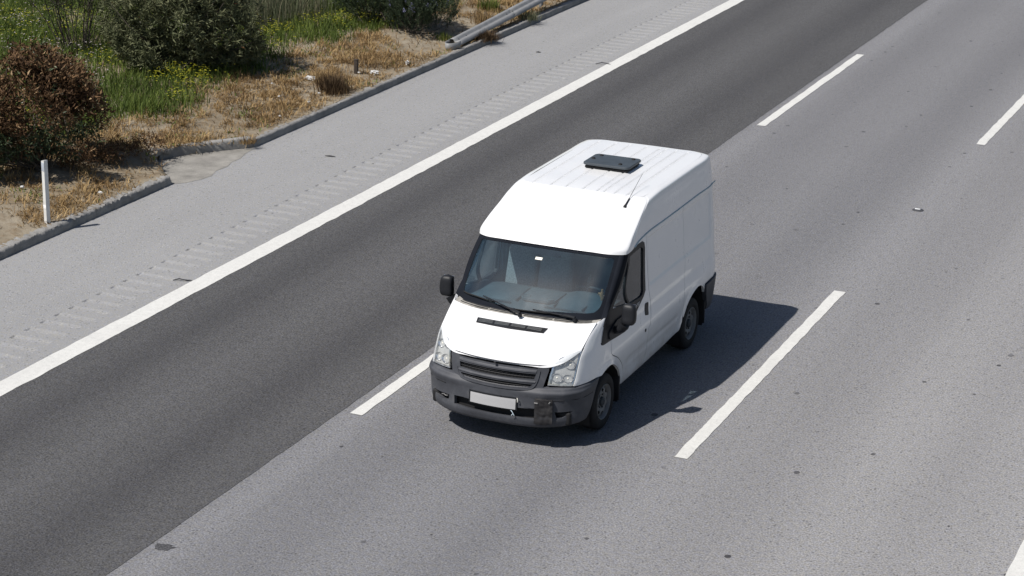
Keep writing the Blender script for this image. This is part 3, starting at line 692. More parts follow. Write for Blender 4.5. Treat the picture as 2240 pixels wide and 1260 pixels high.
# dashboard
rows=[]
for k in range(33):
    x=-.86+1.72*k/32; a=min(1,abs(x)/.888); g=S.at(a,.045)[0]; y0=g[1]+.03; z0=g[2]-.02
    cl=math.exp(-((x-.45)/.20)**4)   # instrument binnacle
    bx=1 if -.86<x<-.25 else 0
    rows.append([(x,y0,z0),(x,y0+.22,z0+.008),(x,y0+.40,z0+.02+.05*cl),(x,.60,1.325+.055*cl),(x,.70,1.315+.04*cl),(x,.74,1.26),(x,.72,1.0),(x,.60,.75)])
mb=MB(); mb.loft(rows); dsh=mb.build('dashboard',M['dash'],van,sharp=60)
mb=MB(); rows=[]
for k in range(17):
    t=k/16; x=-.74+.50*t; e=(1-abs(2*t-1)**3)
    rows.append([(x,.13,1.306),(x,.20,1.310+.035*e),(x,.36,1.325+.045*e),(x,.56,1.335+.025*e),(x,.67,1.318)])
mb.loft(rows); mb.build('airbag_cover',M['dash'],dsh)
mb=MB(); pl=[(-.19,.22),(-.13,.17),(.16,.18),(.23,.23),(.235,.55),(-.20,.55)]
rows=[[(x,y,1.325) for x,y in pl],[(x,y,1.352) for x,y in pl],[(.02+(x-.02)*.94,.38+(y-.38)*.94,1.358) for x,y in pl]]
mb.loft(rows,close=True); mb.bm.verts.ensure_lookup_table(); mb.bm.faces.new([mb.bm.verts[i] for i in range(12,18)]); mb.build('document_tray',M['dash'],dsh,sharp=30)
for x,y in ((-.125,.235),(.165,.245)): MB().lathe([(.0,1.352),(.035,1.354),(.044,1.362),(.050,1.359)],20,'Z',(x,y,0)).build('cup_holder',M['dash_dark'],dsh)
for x in (-.215,.255,.60): MB().box((x,.36,1.327),(.012,.46,.02)).build('dash_seam',M['dash_dark'],dsh)
MB().box((.40,.10,1.312),(.50,.03,.012),.003).build('demister_vent',M['dash_dark'],dsh); MB().box((-.5,.06,1.312),(.5,.03,.012),.003).build('demister_vent',M['dash_dark'],dsh)
# steering wheel
ax=Vector((0,-.62,-.78)).normalized(); wc=Vector((.45,.86,1.29)); a_=Vector((1,0,0)); b_=ax.cross(a_)
rim=[tuple(wc+.195*(math.cos(t)*a_+math.sin(t)*b_)) for t in np.linspace(0,2*math.pi,41)]
sw=MB().tube(rim,.016,10,cap=False).tube([tuple(wc+a_*.19),tuple(wc+ax*.05),tuple(wc-a_*.19)],.018,8).tube([tuple(wc+ax*.03),tuple(wc+ax*.30)],[.07,.045],14).build('steering_wheel',M['dash_dark'],van)
# seats
def seat(x0,w):
    st=MB().box((x0,1.0,.93),(w,.52,.16),.05).build('cab_seat',M['fabric'],van,sharp=70)
    mb=MB(); rows=[]
    for t in np.linspace(0,1,10):
        z=.98+.72*t; y=1.16+.17*t; hw=(w/2)*(1-.10*t-.55*max(0,t-.78)/.22*.5); th=.07
        rows.append([(x0-hw,y+.02,z),(x0-hw*.8,y-th,z),(x0,y-th*.75,z),(x0+hw*.8,y-th,z),(x0+hw,y+.02,z),(x0+hw*.7,y+th,z),(x0-hw*.7,y+th,z)])
    mb.loft(rows,close=True); mb.bm.verts.ensure_lookup_table(); mb.bm.faces.new([mb.bm.verts[i] for i in range(63,70)])
    mb.build('backrest',M['fabric'],st,sharp=80)
    MB().box((x0,1.34,1.79),(.26,.10,.16),.045).build('headrest',M['fabric'],st,sharp=80)
seat(.45,.50); seat(-.20,.46); seat(-.64,.42)
# a grab bar and the ornament that hangs inside the driver's corner of the screen
MB().box((0.02,.56,1.80),(.26,.03,.07),.012).build('interior_mirror',M['dash_dark'],van)
orn=MB().tube([(.735,.40,1.52),(.735,.40,1.485)],.012,8).tube([(.735,.40,1.485),(.725,.40,1.45),(.74,.40,1.42),(.73,.40,1.385)],[.018,.024,.022,.012],8).tube([(.725,.40,1.455),(.695,.40,1.47),(.685,.40,1.445)],[.012,.011,.008],8).build('hanging_ornament',M['gold'])
tag(orn,'small gold coloured ornament hanging inside the driver side of the van windscreen','ornament')
# --- wheels
def wheel(x,y,s):
    w=empty('wheel',(0,0,0)); w.parent=van; w.location=(x,y,.33)
    prof=[(.205,-.085),(.215,-.10),(.24,-.108),(.285,-.106),(.312,-.094),(.326,-.075),(.330,-.04),(.330,.04),(.326,.075),(.312,.094),(.285,.106),(.24,.108),(.215,.10),(.205,.085)]
    mb=MB(); mb.lathe([(r,h*s) for r,h in prof],56)
    mb.build('tyre',M['rubber'],w,sharp=50)
    mb=MB()
    for k in (-.045,-.015,.015,.045): mb.lathe([(.3308,k-.0035),(.3315,k),(.3308,k+.0035)],56)
    mb.build('tread_groove',M['dark'],w)
    mb=MB(); mb.lathe([(.208,.098*s),(.203,.103*s),(.196,.095*s),(.190,.070*s),(.180,.052*s)],56)
    mb.lathe([(.206,-.09*s),(.188,-.06*s),(.180,.052*s)],56); rm=mb.build('rim',M['steel'],w,sharp=45)
    def disc(u,v):
        r=np.hypot(u,v); h=np.interp(r,[0,.05,.075,.085,.11,.14,.165,.18],[.060,.060,.056,.066,.078,.080,.064,.052])*s
        return np.stack([h,u,v],-1)
    circ=[(.181*math.cos(t),.181*math.sin(t)) for t in np.linspace(0,2*math.pi,49)[:-1]]
    hol=[]
    for k in range(8):
        a=2*math.pi*k/8; c0=np.array([math.cos(a),math.sin(a)]); c1=np.array([-c0[1],c0[0]])
        hol.append([tuple(c0*(.140+.021*math.cos(t))+c1*.030*math.sin(t)) for t in np.linspace(0,2*math.pi,11)[:-1]])
    trim('disc',disc,circ,M['steel'],rm,holes=hol,step=.014,rim=0)
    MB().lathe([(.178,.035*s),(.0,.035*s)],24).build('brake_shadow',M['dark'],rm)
    MB().lathe([(.055,.055*s),(.052,.085*s),(.040,.095*s),(.0,.097*s)],24).build('hub_cap',M['dash_dark'],rm)
    for k in range(5):
        a=2*math.pi*k/5; MB().lathe([(.010,.058*s),(.010,.076*s),(.0,.078*s)],8,'X',(0,.080*math.cos(a),.080*math.sin(a))).build('wheel_nut',M['dash_dark'],rm)
    return w
for x,y,s in ((.855,0,1),(-.855,0,-1),(.845,2.933,1),(-.845,2.933,-1)): wheel(x,y,s)
MB().tube([(-.85,2.933,.33),(.85,2.933,.33)],.05,12).build('rear_axle',M['dark'],van)
# ------------------------------------------------------------------ road
def m_asphalt(name,c,tracks=(),var=.1,speck=.35,spots=0.,bright=None):
    m=NT(name); p=m.pos(); x=m.sep(p)[0]
    streak=m.noise(m.scalev(p,(1.,.06,1.)),1.1,4,.6); big=m.noise(p,.35,4,.6)
    g1=m.noise(p,44,2,.6); g2=m.noise(p,100,2,.7); g3=m.noise(p,9,3,.6)
    base=m.mix(m.mp(streak,.3,.7),tuple(v*(1-var) for v in c),tuple(v*(1+var) for v in c))
    base=m.mix(m.mp(big,.35,.7,0,.35),base,tuple(v*(1-2.0*var) for v in c))
    for xc,w,a in tracks:      # polished / oil darkened wheel paths
        d=m.math('ABSOLUTE',m.math('SUBTRACT',x,xc)); k=m.math('MULTIPLY',m.mp(d,0,w,1,0,True),a)
        base=m.mix(k,base,tuple(v*f for v,f in zip(c,(.55,.55,.58)))) if a>0 else m.mix(m.math('ABSOLUTE',k),base,tuple(v*1.25 for v in c))
    f=m.math('ADD',m.math('MULTIPLY',m.mp(g1,.3,.7,-1,1),.75),m.math('MULTIPLY',m.mp(g2,.3,.7,-1,1),.45))
    f=m.math('ADD',f,m.math('MULTIPLY',m.mp(g3,.3,.7,-1,1),.14))
    hue=m.noise(p,19,2,.6); base=m.mix(1.,base,m.mix(m.mp(hue,.35,.65),(1.03,1.0,.95),(.98,.985,1.05)),'MULTIPLY')
    base=m.mix(1.,base,m.mix(m.mp(f,-1,1),tuple([1-speck]*3),tuple([1+speck]*3)),'MULTIPLY')
    if bright: base=m.mix(m.math('MULTIPLY',m.mp(x,.6,4.6,0,1,True),m.mp(m.sep(p)[1],22,2,.35,1)),base,m.mix(1.,base,bright,'MULTIPLY'))
    # pale chippings and dark pits
    vo=m.nd('TexVoronoi',voronoi_dimensions='2D'); vo.inputs['Scale'].default_value=26; m.lk(p,vo.inputs['Vector'])
    cr=m.sep(vo.outputs['Color'])[0]
    chip=m.math('MULTIPLY',m.math('LESS_THAN',vo.outputs['Distance'],.30),m.math('GREATER_THAN',cr,.93))
    base=m.mix(m.math('MULTIPLY',chip,.22),base,tuple(min(.6,v*2.1) for v in c))
    pit=m.math('MULTIPLY',m.math('LESS_THAN',vo.outputs['Distance'],.34),m.math('LESS_THAN',cr,.07))
    base=m.mix(m.math('MULTIPLY',pit,.5),base,tuple(v*.35 for v in c))
    if spots:
        v2=m.nd('TexVoronoi',voronoi_dimensions='2D'); v2.inputs['Scale'].default_value=1.5; m.lk(m.scalev(p,(1.,.8,1.)),v2.inputs['Vector'])
        rr=m.sep(v2.outputs['Color']); nz=m.noise(p,30,2); 
        rad=m.math('MULTIPLY',m.math('POWER',rr[0],2.6),spots)
        k=m.math('LESS_THAN',m.math('ADD',v2.outputs['Distance'],m.mp(nz,0,1,-.012,.012)),rad)
        base=m.mix(m.math('MULTIPLY',k,m.mp(rr[1],0,1,.25,.85)),base,(.022,.022,.026))
    m.col(base); m.set(Roughness=.93); m.b.inputs['Specular IOR Level'].default_value=.25
    m.bump(f,.55,.006); return m.m
A_SH=(.266,.269,.268); A_DK=(.079,.0795,.081); A_LT=(.172,.174,.180)
M['shoulder']=m_asphalt('pale_shoulder_asphalt',A_SH,var=.06,speck=.16,spots=.028)
M['darklane']=m_asphalt('dark_lane_asphalt',A_DK,tracks=((-5.0,.55,.42),(-2.95,.62,.45),(-3.95,.5,-.5)),var=.08,speck=.55,spots=.030)
M['lane']=m_asphalt('worn_lane_asphalt',A_LT,tracks=((-.9,.75,.22),(1.0,.75,.24),(3.15,.8,.16),(4.9,.8,.13),(-1.7,.35,-.4),(2.05,.6,-.4),(4.05,.7,-.15),(6.1,.8,-.4)),var=.06,speck=.46,spots=.058,bright=(1.45,1.43,1.38))
def m_linepaint():
    m=NT('road_line_paint'); p=m.pos(); n=m.noise(p,14,4,.7); n2=m.noise(p,75,2,.7); n3=m.noise(p,1.6,3,.6)
    c=m.mix(m.mp(n,.3,.75),(.60,.597,.57),(.50,.497,.475)); c=m.mix(m.mp(n3,.5,.75,0,.35),c,(.42,.415,.40))
    c=m.mix(m.mp(n2,.60,.68,0,.6),c,(.27,.27,.27)); m.col(c); m.set(Roughness=.8); m.bump(n2,.5,.004); return m.m
M['line']=m_linepaint()
def sheet(name,x0,x1,y0,y1,z,mat,ragged=(0,0),ny=None):
    ny=ny or int((y1-y0)/.12); r=np.random.default_rng(abs(hash(name))%1000 if False else len(name)*7+int(abs(x0)*10))
    ys=np.concatenate([np.linspace(y0,y1,ny)]); sm=lambda a: np.convolve(a,np.ones(3)/3,'same')
    l=x0+sm(r.normal(0,1,ny))*ragged[0]; q=x1+sm(r.normal(0,1,ny))*ragged[1]
    V=[(l[i],ys[i],z) for i in range(ny)]+[(q[i],ys[i],z) for i in range(ny)]
    F=[(i,ny+i,ny+i+1,i+1) for i in range(ny-1)]
    return mesh_obj(name,V,F,mat,None,False)
ST=dict(kind='structure')
Y0,Y1=-14,70
# one ground sheet to the horizon under everything, the roadway and the verge lie on it
gm=simple('far_ground_soil',(.16,.135,.09),.95,nscale=.2,var=.3)
tag(mesh_obj('ground',[(-1500,-1500,-.12),(1500,-1500,-.12),(1500,1500,-.12),(-1500,1500,-.12)],[(0,1,2,3)],gm),kind='structure')
tag(sheet('lane_asphalt',-2.02,24,-40,300,0,M['lane'],ny=1400),**ST)
tag(sheet('dark_lane_asphalt',-5.80,-1.965,-40,300,.004,M['darklane'],ragged=(.007,.006),ny=4200),**ST)
tag(sheet('shoulder_inner_asphalt',-6.30,-5.74,-40,300,0,M['shoulder'],ny=1400),**ST)
tag(sheet('shoulder_asphalt',-8.95,-6.90,-40,300,0,M['shoulder'],ny=1400),**ST)
# milled rumble strip between the two shoulder sheets: cut grooves
def rumble():
    ny=0; V=[];F=[]; xs=[-6.90,-6.885,-6.865,-6.60,-6.34,-6.315,-6.30]; kx=[0,.05,1,1,1,.15,0]
    y=-40; rows=[]
    per=.312; off=.02
    while y<70:
        for f,dz in ((0,0),(.29,0),(.315,-.7),(.40,-1),(.50,-1),(.60,-.75),(.70,-.3),(.77,0)):
            rows.append((y+f*per+off,dz))
        y+=per
    rr=np.random.default_rng(5)
    for yy,dz in rows:
        for x,k in zip(xs,kx): V.append((x,yy,dz*k*.018))
    n=len(xs)
    for i in range(len(rows)-1):
        for j in range(n-1): F.append((i*n+j,i*n+j+1,(i+1)*n+j+1,(i+1)*n+j))
    yy=rows[-1][0]; b=len(V); V+=[(-6.90,yy,0),(-6.30,yy,0),(-6.30,300,0),(-6.90,300,0)]; F.append((b,b+1,b+2,b+3))
    return tag(mesh_obj('rumble_strip',V,F,M['shoulder'],None,False),**ST)
rumble()
# painted lines
tag(sheet('edge_line',-6.035,-5.735,-40,300,.008,M['line'],ragged=(.006,.008),ny=4200),**ST)
tag(sheet('carriageway_edge_line',5.885,6.10,-40,300,.006,M['line'],ragged=(.005,.005),ny=3000),**ST)
def dash(x,y0,y1,w,z=.006):
    o=sheet('lane_dash',x-w/2,x+w/2,y0,y1,z,M['line'],ragged=(.007,.007),ny=90); return tag(o,**ST)
for k in range(-2,8):
    dash(-1.765,-.88+15.12*k,5.75+15.12*k,.155,.006)
    dash(2.038,-.41+15.15*k,5.95+15.15*k,.155,.006)
# small dark marks and debris on the road
def blob(name,x,y,a,b,rot,mat,z=.0065,n=26,seed=1,thick=.004):
    r=np.random.default_rng(seed); V=[];ca,sa=math.cos(rot),math.sin(rot)
    for k in range(n):
        t=2*math.pi*k/n; q=1+.16*r.normal(); px,py=a*q*math.cos(t),b*q*math.sin(t); V.append((x+ca*px-sa*py,y+sa*px+ca*py,z))
    top=[(x+(v[0]-x)*.7,y+(v[1]-y)*.7,z+thick) for v in V]
    F=[(k,(k+1)%n,n+(k+1)%n,n+k) for k in range(n)]+[tuple(range(n,2*n))]
    return mesh_obj(name,V+top,F,mat)
M['tar']=simple('dark_tar',(.022,.023,.026),.6,nscale=25,var=.5,bump=(.8,.01))
tag(blob('tar_patch',-1.82,-4.78,.10,.075,.4,simple('worn_tar',(.055,.055,.058),.8,nscale=55,var=.8),.0035,seed=3,thick=.002),kind='structure')
mb=MB(); mb.tube([(-6.28,2.25,.012),(-6.21,2.30,.03),(-6.16,2.30,.026),(-6.10,2.33,.014),(-6.04,2.36,.014)],[.006,.010,.007,.010,.004],7)
tag(mb.build('rubber_scrap',M['tar']),'curled scrap of black rubber on the shoulder touching the nearer stretch of white edge line','debris')
mb=MB(); mb.tube([(-6.24,17.45,.012),(-6.14,17.52,.035),(-6.04,17.55,.026),(-5.96,17.55,.014)],[.006,.010,.009,.004],7)
tag(mb.build('rubber_scrap',M['tar']),'thin bent strip of black rubber beside the farther stretch of white edge line','debris')
# flush reflective road stud
mb=MB(); mb.lathe([(.0,.016),(.065,.014),(.085,.008),(.09,.001)],28,'Z',(2.04,10.31,0)); st=mb.build('road_stud',simple('stud_iron',(.05,.05,.055),.6,nscale=20))
MB().box((2.035,10.31,.020),(.085,.035,.010),.004).build('reflector',simple('stud_reflector',(.65,.66,.66),.35),st)
tag(st,'small oval road stud with white centre set in the lane right of the van','road stud')
for i,(x,y,a) in enumerate(((-7.52,8.89,.09),(-7.69,17.92,.05))):
    mb=MB(); mb.tube([(x-a,y-.01,.010),(x,y,.016),(x+a,y+.02,.008)],[.006,.014,.005],6)
    tag(mb.build('twig',M['tar']),('thin dark twig lying on the shoulder below the concrete kerb inlet','thin dark twig lying on the far shoulder below the guardrail')[i],'twig')
# ------------------------------------------------------------------ verge
def vnoise(x,y,s,seed=0):
    # cheap smooth value noise
    x=np.asarray(x,float)*s; y=np.asarray(y,float)*s; xi=np.floor(x).astype(int); yi=np.floor(y).astype(int); fx=x-xi; fy=y-yi
    fx=fx*fx*(3-2*fx); fy=fy*fy*(3-2*fy)
    def h(a,b):
        n=(a*374761393+b*668265263+seed*982451653)&0x7fffffff; n=((n^(n>>13))*1274126177)&0x7fffffff; return ((n^(n>>16))&0xffff)/65535.
    return (h(xi,yi)*(1-fx)+h(xi+1,yi)*fx)*(1-fy)+(h(xi,yi+1)*(1-fx)+h(xi+1,yi+1)*fx)*fy
def fbm(x,y,s,seed=0,o=4):
    r=0;a=.5
    for k in range(o): r=r+a*vnoise(x,y,s*2**k,seed+k*7); a*=.5
    return r/(1-.5**o)
INLET=[(-8.93,6.30),(-9.20,6.52),(-9.62,6.98),(-9.93,7.36),(-9.71,7.82),(-9.38,8.28),(-8.93,8.80)]
def hgt(x,y):
    x=np.asarray(x,float);y=np.asarray(y,float); d=np.maximum(-9.05-x,0)
    z=.125+.19*sstep(0,2.4,d)+.018*np.maximum(d-2.4,0)+.05*sstep(.1,.9,d)*(fbm(x,y,.9,3)-.5)*2+.03*sstep(.05,.3,d)*(fbm(x,y,4,9)-.5)
    return z
gx0,gx1,gy0,gy1=-60.,-9.02,-20.,110.
xs=np.concatenate([np.linspace(-60,-24,40)[:-1],np.linspace(-24,-14,60)[:-1],np.linspace(-14,gx1,84)]); ys=np.concatenate([np.linspace(-20,-4,60)[:-1],np.linspace(-4,30,420)[:-1],np.linspace(30,110,90)])
X,Y=np.meshgrid(xs,ys); Z=hgt(X,Y); ins=inside(X.ravel(),Y.ravel(),np.array(INLET)+np.array([-.03,0])).reshape(X.shape); Z[ins]=-.06
nx=len(xs); V=np.stack([X.ravel(),Y.ravel(),Z.ravel()],1); F=[(j*nx+i,j*nx+i+1,(j+1)*nx+i+1,(j+1)*nx+i) for j in range(len(ys)-1) for i in range(nx-1)]
def m_soil():
    m=NT('verge_soil'); p=m.pos(); a=m.noise(p,.55,4,.65); b=m.noise(p,5,5,.7); c=m.noise(p,40,3,.7)
    col=m.mix(m.mp(a,.35,.65),(.195,.163,.118),(.270,.236,.182)); col=m.mix(m.mp(b,.45,.7,0,.7),col,(.15,.105,.06))
    col=m.mix(m.mp(c,.62,.72,0,.5),col,(.33,.30,.26)); m.col(col); m.set(Roughness=1.); m.b.inputs['Specular IOR Level'].default_value=.1
    m.bump(b,.9,.05); return m.m
tag(mesh_obj('verge_soil',V,F,m_soil()),kind='structure')
# distances used to place what grows: line between the dry strip and the green
_gl=np.array([(-14.0,-6),(-13.2,3),(-11.9,6.2),(-11.15,7.6),(-10.75,9.2),(-10.95,10.5),(-11.25,12.4),(-11.3,15.1),(-10.75,16.7),(-10.5,17.6),(-10.45,18.8),(-10.7,20.8),(-10.9,24),(-11.5,32),(-13,60)])
def greenx(y): return np.interp(y,_gl[:,1],_gl[:,0])
PATHP=[(-10.9,17.0),(-9.4,15.8),(-9.0,17.3),(-9.35,18.6),(-9.8,19.6),(-10.7,19.3),(-10.4,18.2)]
def m_leaf(name,ramp,rough=.6,trans=.25):
    m=NT(name); a=m.nd('Attribute',attribute_name='rnd'); cr=m.nd('ValToRGB'); m.lk(a.outputs['Fac'],cr.inputs[0])
    el=cr.color_ramp.elements
    while len(el)>1: el.remove(el[-1])
    el[0].position=ramp[0][0]; el[0].color=(*ramp[0][1],1)
    for p_,c in ramp[1:]:
        e=el.new(p_); e.color=(*c,1)
    m.lk(cr.outputs[0],m.b.inputs['Base Color']); m.set(Roughness=rough); m.b.inputs['Specular IOR Level'].default_value=.25
    t=m.nd('BsdfTranslucent'); m.lk(cr.outputs[0],t.inputs[0]); mx=m.nd('MixShader'); mx.inputs[0].default_value=trans
    m.lk(m.b.outputs[0],mx.inputs[1]); m.lk(t.outputs[0],mx.inputs[2]); m.lk(mx.outputs[0],m.out.inputs[0]); return m.m
def raw_mesh(name,V,nv,fpat,mat,rnd,parent=None):
    # V (n,nv,3); fpat list of index tuples within one element
    n=len(V); me=bpy.data.meshes.new(name); me.vertices.add(n*nv); me.vertices.foreach_set('co',np.ascontiguousarray(V,dtype=np.float32).ravel())
    base=(np.arange(n)*nv)[:,None]; loops=[];ls=[];lt=[]
    tot=0; per=sum(len(f) for f in fpat)
    idx=np.concatenate([base+np.array(f)[None,:] for f in fpat],axis=1)
    me.loops.add(n*per); me.loops.foreach_set('vertex_index',idx.ravel().astype(np.int32))
    st=np.cumsum([0]+[len(f) for f in fpat])[:-1]; starts=(np.arange(n)*per)[:,None]+st[None,:]
    me.polygons.add(n*len(fpat)); me.polygons.foreach_set('loop_start',starts.ravel().astype(np.int32)); me.polygons.foreach_set('loop_total',np.tile([len(f) for f in fpat],n).astype(np.int32))
    me.update(calc_edges=True); at=me.attributes.new('rnd','FLOAT','POINT'); at.data.foreach_set('value',np.repeat(rnd,nv).astype(np.float32))
    me.materials.append(mat); o=bpy.data.objects.new(name,me); COL.objects.link(o)
    if parent: o.parent=parent
    return o
def blades(name,x,y,z,h,w,lean,mat,rnd,rng,kind='stuff',az=None,parent=None):
    n=len(x); a=rng.uniform(0,2*math.pi,n) if az is None else az; b=a+rng.normal(math.pi/2,.5,n)
    dx,dy=np.cos(a),np.sin(a); wx,wy=np.cos(b)*w/2,np.sin(b)*w/2; V=np.zeros((n,5,3)); ln=lean*h
    up=np.sqrt(np.maximum(h*h-ln*ln,(h*.12)**2))
    V[:,0]=np.stack([x-wx,y-wy,z],1); V[:,1]=np.stack([x+wx,y+wy,z],1)
    mx=x+dx*ln*.38; my=y+dy*ln*.38; mz=z+up*.62
    V[:,2]=np.stack([mx+wx*.8,my+wy*.8,mz],1); V[:,3]=np.stack([mx-wx*.8,my-wy*.8,mz],1); V[:,4]=np.stack([x+dx*ln,y+dy*ln,z+up],1)
    o=raw_mesh(name,V,5,[(0,1,2,3),(3,2,4)],mat,rnd,parent)
    return tag(o,kind=kind) if kind else o
def scatter(n,x0,x1,y0,y1,dfn,rng):
    x=rng.uniform(x0,x1,n); y=rng.uniform(y0,y1,n); k=rng.uniform(0,1,n)<dfn(x,y); x=x[k];y=y[k]
    k=~inside(x,y,np.array(INLET)); return x[k],y[k]
g=np.random.default_rng(21)
M['dry']=m_leaf('dry_straw',[(0,(.095,.060,.029)),(.3,(.215,.138,.063)),(.65,(.37,.255,.120)),(1,(.52,.40,.22))],.9,.2)
M['grass']=m_leaf('green_grass',[(0,(.045,.068,.014)),(.5,(.100,.145,.028)),(.85,(.175,.215,.045)),(1,(.29,.28,.10))],.7,.3)
M['weed']=m_leaf('grey_green_weed',[(0,(.06,.075,.04)),(.6,(.12,.135,.075)),(1,(.24,.21,.14))],.85,.3)
def dry_d(x,y):
    d=x-greenx(y); k=sstep(-.45,.35,d+ (fbm(x,y,1.3,5)-.5)*1.2)
    cl=sstep(.40,.56,fbm(x,y,1.5,13)*.6+vnoise(x,y,6,17)*.4)
    soil=np.clip(((x+9.05)/-.45),0,1)          # thinner right at the kerb
    near=np.where(y<5.6,.85*sstep(.36,.54,fbm(x,y,1.1,31)),1.)
    pth=np.where(inside(x,y,PATHP),.06,1.)
    near=near*np.where((y>5.5)&(y<7.4)&(x>-10.3+.5*fbm(x,y,2,3)),.16,1.)
    return k*(.12+.88*cl)*(.25+.75*soil)*near*pth
x,y=scatter(330000,-13.5,-9.03,-3,30,dry_d,g); n=len(x)
blades('dry_grass',x,y,hgt(x,y)-.01,g.uniform(.05,.21,n)*(.6+.8*vnoise(x,y,2.5,4)),g.uniform(.008,.018,n),1-.5*g.uniform(0,1,n)**3.2,M['dry'],np.clip(.62*g.uniform(0,1,n)+.55*(fbm(x,y,2.2,8)-.28),0,1),g)
def grn_d(x,y):
    d=greenx(y)-x; k=sstep(-.35,.5,d+(fbm(x,y,1.1,6)-.5)*1.3); return k*(.35+.65*sstep(.35,.6,fbm(x,y,.9,23)))*np.where(inside(x,y,PATHP),.05,1)
x,y=scatter(360000,-22,-9.6,-2,31,grn_d,g); n=len(x); near=sstep(-15.5,-11.5,x)
blades('green_grass',x,y,hgt(x,y)-.01,g.uniform(.10,.34,n)*(.55+.7*vnoise(x,y,1.6,14)),g.uniform(.010,.020,n),g.uniform(.1,.8,n),M['grass'],np.clip(g.uniform(0,.75,n)+.5*(fbm(x,y,1.4,18)-.4),0,1),g)
# sparse green weeds among the straw
def spr_d(x,y): return .9*sstep(.56,.66,fbm(x,y,2.0,41))*(x>greenx(y)-.2)
x,y=scatter(26000,-12.5,-9.1,-3,24,spr_d,g); n=len(x)
blades('low_weeds',x,y,hgt(x,y)-.005,g.uniform(.03,.09,n),g.uniform(.012,.026,n),g.uniform(.3,.95,n),M['grass'],g.uniform(.2,1,n),g)
# tall pale grass behind the big bush
def tall_d(x,y): return sstep(.9,0,np.hypot((x+13.3)/1.5,(y-16.8)/2.6))*.9
x,y=scatter(26000,-15.5,-11.4,13,21,tall_d,g); n=len(x)
blades('tall_pale_grass',x,y,hgt(x,y),g.uniform(.35,.95,n),g.uniform(.007,.013,n),g.uniform(.05,.5,n),M['weed'],g.uniform(0,1,n),g)
# flowers: small upright petals on the grass
def petals(name,x,y,z,r,mat,rng):
    n=len(x); V=np.zeros((n,8,3)); a=rng.uniform(0,6.28,n); c=np.stack([x,y,z],1)
    for k in range(4):
        t=a+k*math.pi/2; V[:,2*k]=c+np.stack([np.cos(t)*r,np.sin(t)*r,r*.35*rng.uniform(.3,1.4,n)],1); t2=t+math.pi/4; V[:,2*k+1]=c+np.stack([np.cos(t2)*r*.45,np.sin(t2)*r*.45,r*.1],1)
    return tag(raw_mesh(name,V,8,[(0,1,3,5,7),(7,5,6),(1,2,3),(3,4,5),(7,0,1)],mat,rng.uniform(0,1,n)),kind='stuff')
yel=m_leaf('yellow_petals',[(0,(.30,.30,.02)),(1,(.48,.46,.04))],.7,.3); whi=m_leaf('pale_petals',[(0,(.42,.36,.38)),(1,(.62,.58,.56))],.7,.3)
def fl_d(x,y):
    d=greenx(y)-x; return sstep(-.1,.25,d)*sstep(2.0,.9,d)*sstep(.50,.62,fbm(x,y,1.2,51))*(y<17.5)
x,y=scatter(9000,-13.5,-10.2,6.3,18,fl_d,g); petals('yellow_flowers',x,y,hgt(x,y)+g.uniform(.14,.32,len(x)),g.uniform(.016,.028,len(x)),yel,g)
def fl2(x,y): return sstep(.48,.6,fbm(x,y,.8,61))*(x<-13.2)
x,y=scatter(7000,-22,-13,8,22,fl2,g); petals('yellow_meadow_flowers',x,y,hgt(x,y)+g.uniform(.15,.35,len(x)),g.uniform(.018,.032,len(x)),yel,g)
def fl3(x,y): return sstep(.50,.62,fbm(x,y,.7,71))*(x<-12.6)
x,y=scatter(6000,-22,-12.4,7.5,22,fl3,g); petals('white_meadow_flowers',x,y,hgt(x,y)+g.uniform(.15,.36,len(x)),g.uniform(.016,.030,len(x)),whi,g)
# ------------------------------------------------------------------ kerbs and the drain inlet
def m_concrete(name,c,var=.25):
    m=NT(name); p=m.pos(); a=m.noise(p,3,5,.65); b=m.noise(p,45,4,.7)
    col=m.mix(m.mp(a,.3,.7),tuple(v*(1-var) for v in c),tuple(v*(1+var) for v in c)); col=m.mix(m.mp(b,.6,.7,0,.6),col,tuple(v*.45 for v in c))
    m.col(col); m.set(Roughness=.95); m.bump(b,.9,.012); return m.m
M['kerb']=m_concrete('weathered_kerb_concrete',(.225,.22,.21)); M['apron']=m_concrete('drain_apron_concrete',(.225,.215,.195),.32)
def kerb(name,path,h,w,mat,rough=.006,seed=0,step=.035,side=1):
    # path on the ground along the road face; body lies to the left of the walking direction when side=1
    P=[];r=np.random.default_rng(seed)
    for a,b in zip(path,path[1:]):
        a=np.array(a,float);b=np.array(b,float); k=max(1,int(np.linalg.norm(b-a)/step))
        P+=[a+(b-a)*t/k for t in range(k)]
    P.append(np.array(path[-1],float)); P=np.array(P); t=np.gradient(P,axis=0); t/=np.linalg.norm(t,axis=1,keepdims=True); nn=np.stack([-t[:,1],t[:,0]],1)*side
    prof=[(0,-.05),(.004,.3*h),(.012,.75*h),(.022,.93*h),(.045,h),(.5*w,h*1.01),(w-.02,h*.99),(w,.9*h),(w,-.05)]
    rows=[]
    s=np.cumsum(np.r_[0,np.linalg.norm(np.diff(P,axis=0),axis=1)])
    for i in range(len(P)):
        jo=abs((s[i]+.5)%1.0-.5); jt=.010*math.exp(-(jo/.018)**2)
        row=[]
        for d,z in prof:
            e=r.normal(0,rough)+.012*(float(vnoise(s[i],d*3+seed,5,seed))-.5); q=P[i]+nn[i]*(d+e*.7+jt); row.append((q[0],q[1],z+(e-jt if z>0 else 0)))
        rows.append(row)
    mb=MB(); mb.loft(rows)
    for ridx in (rows[0],rows[-1]): mb.bm.faces.new([mb.bm.verts.new(p_) for p_ in ridx])
    return mb.build(name,mat,sharp=55)
kl=kerb('kerb',[(-8.93,-14),(-8.93,6.28)],.13,.17,M['kerb'],.010,1); tag(kl,'rough weathered concrete kerb nearer the camera, running past the white marker post and ending at the drain inlet','kerb')
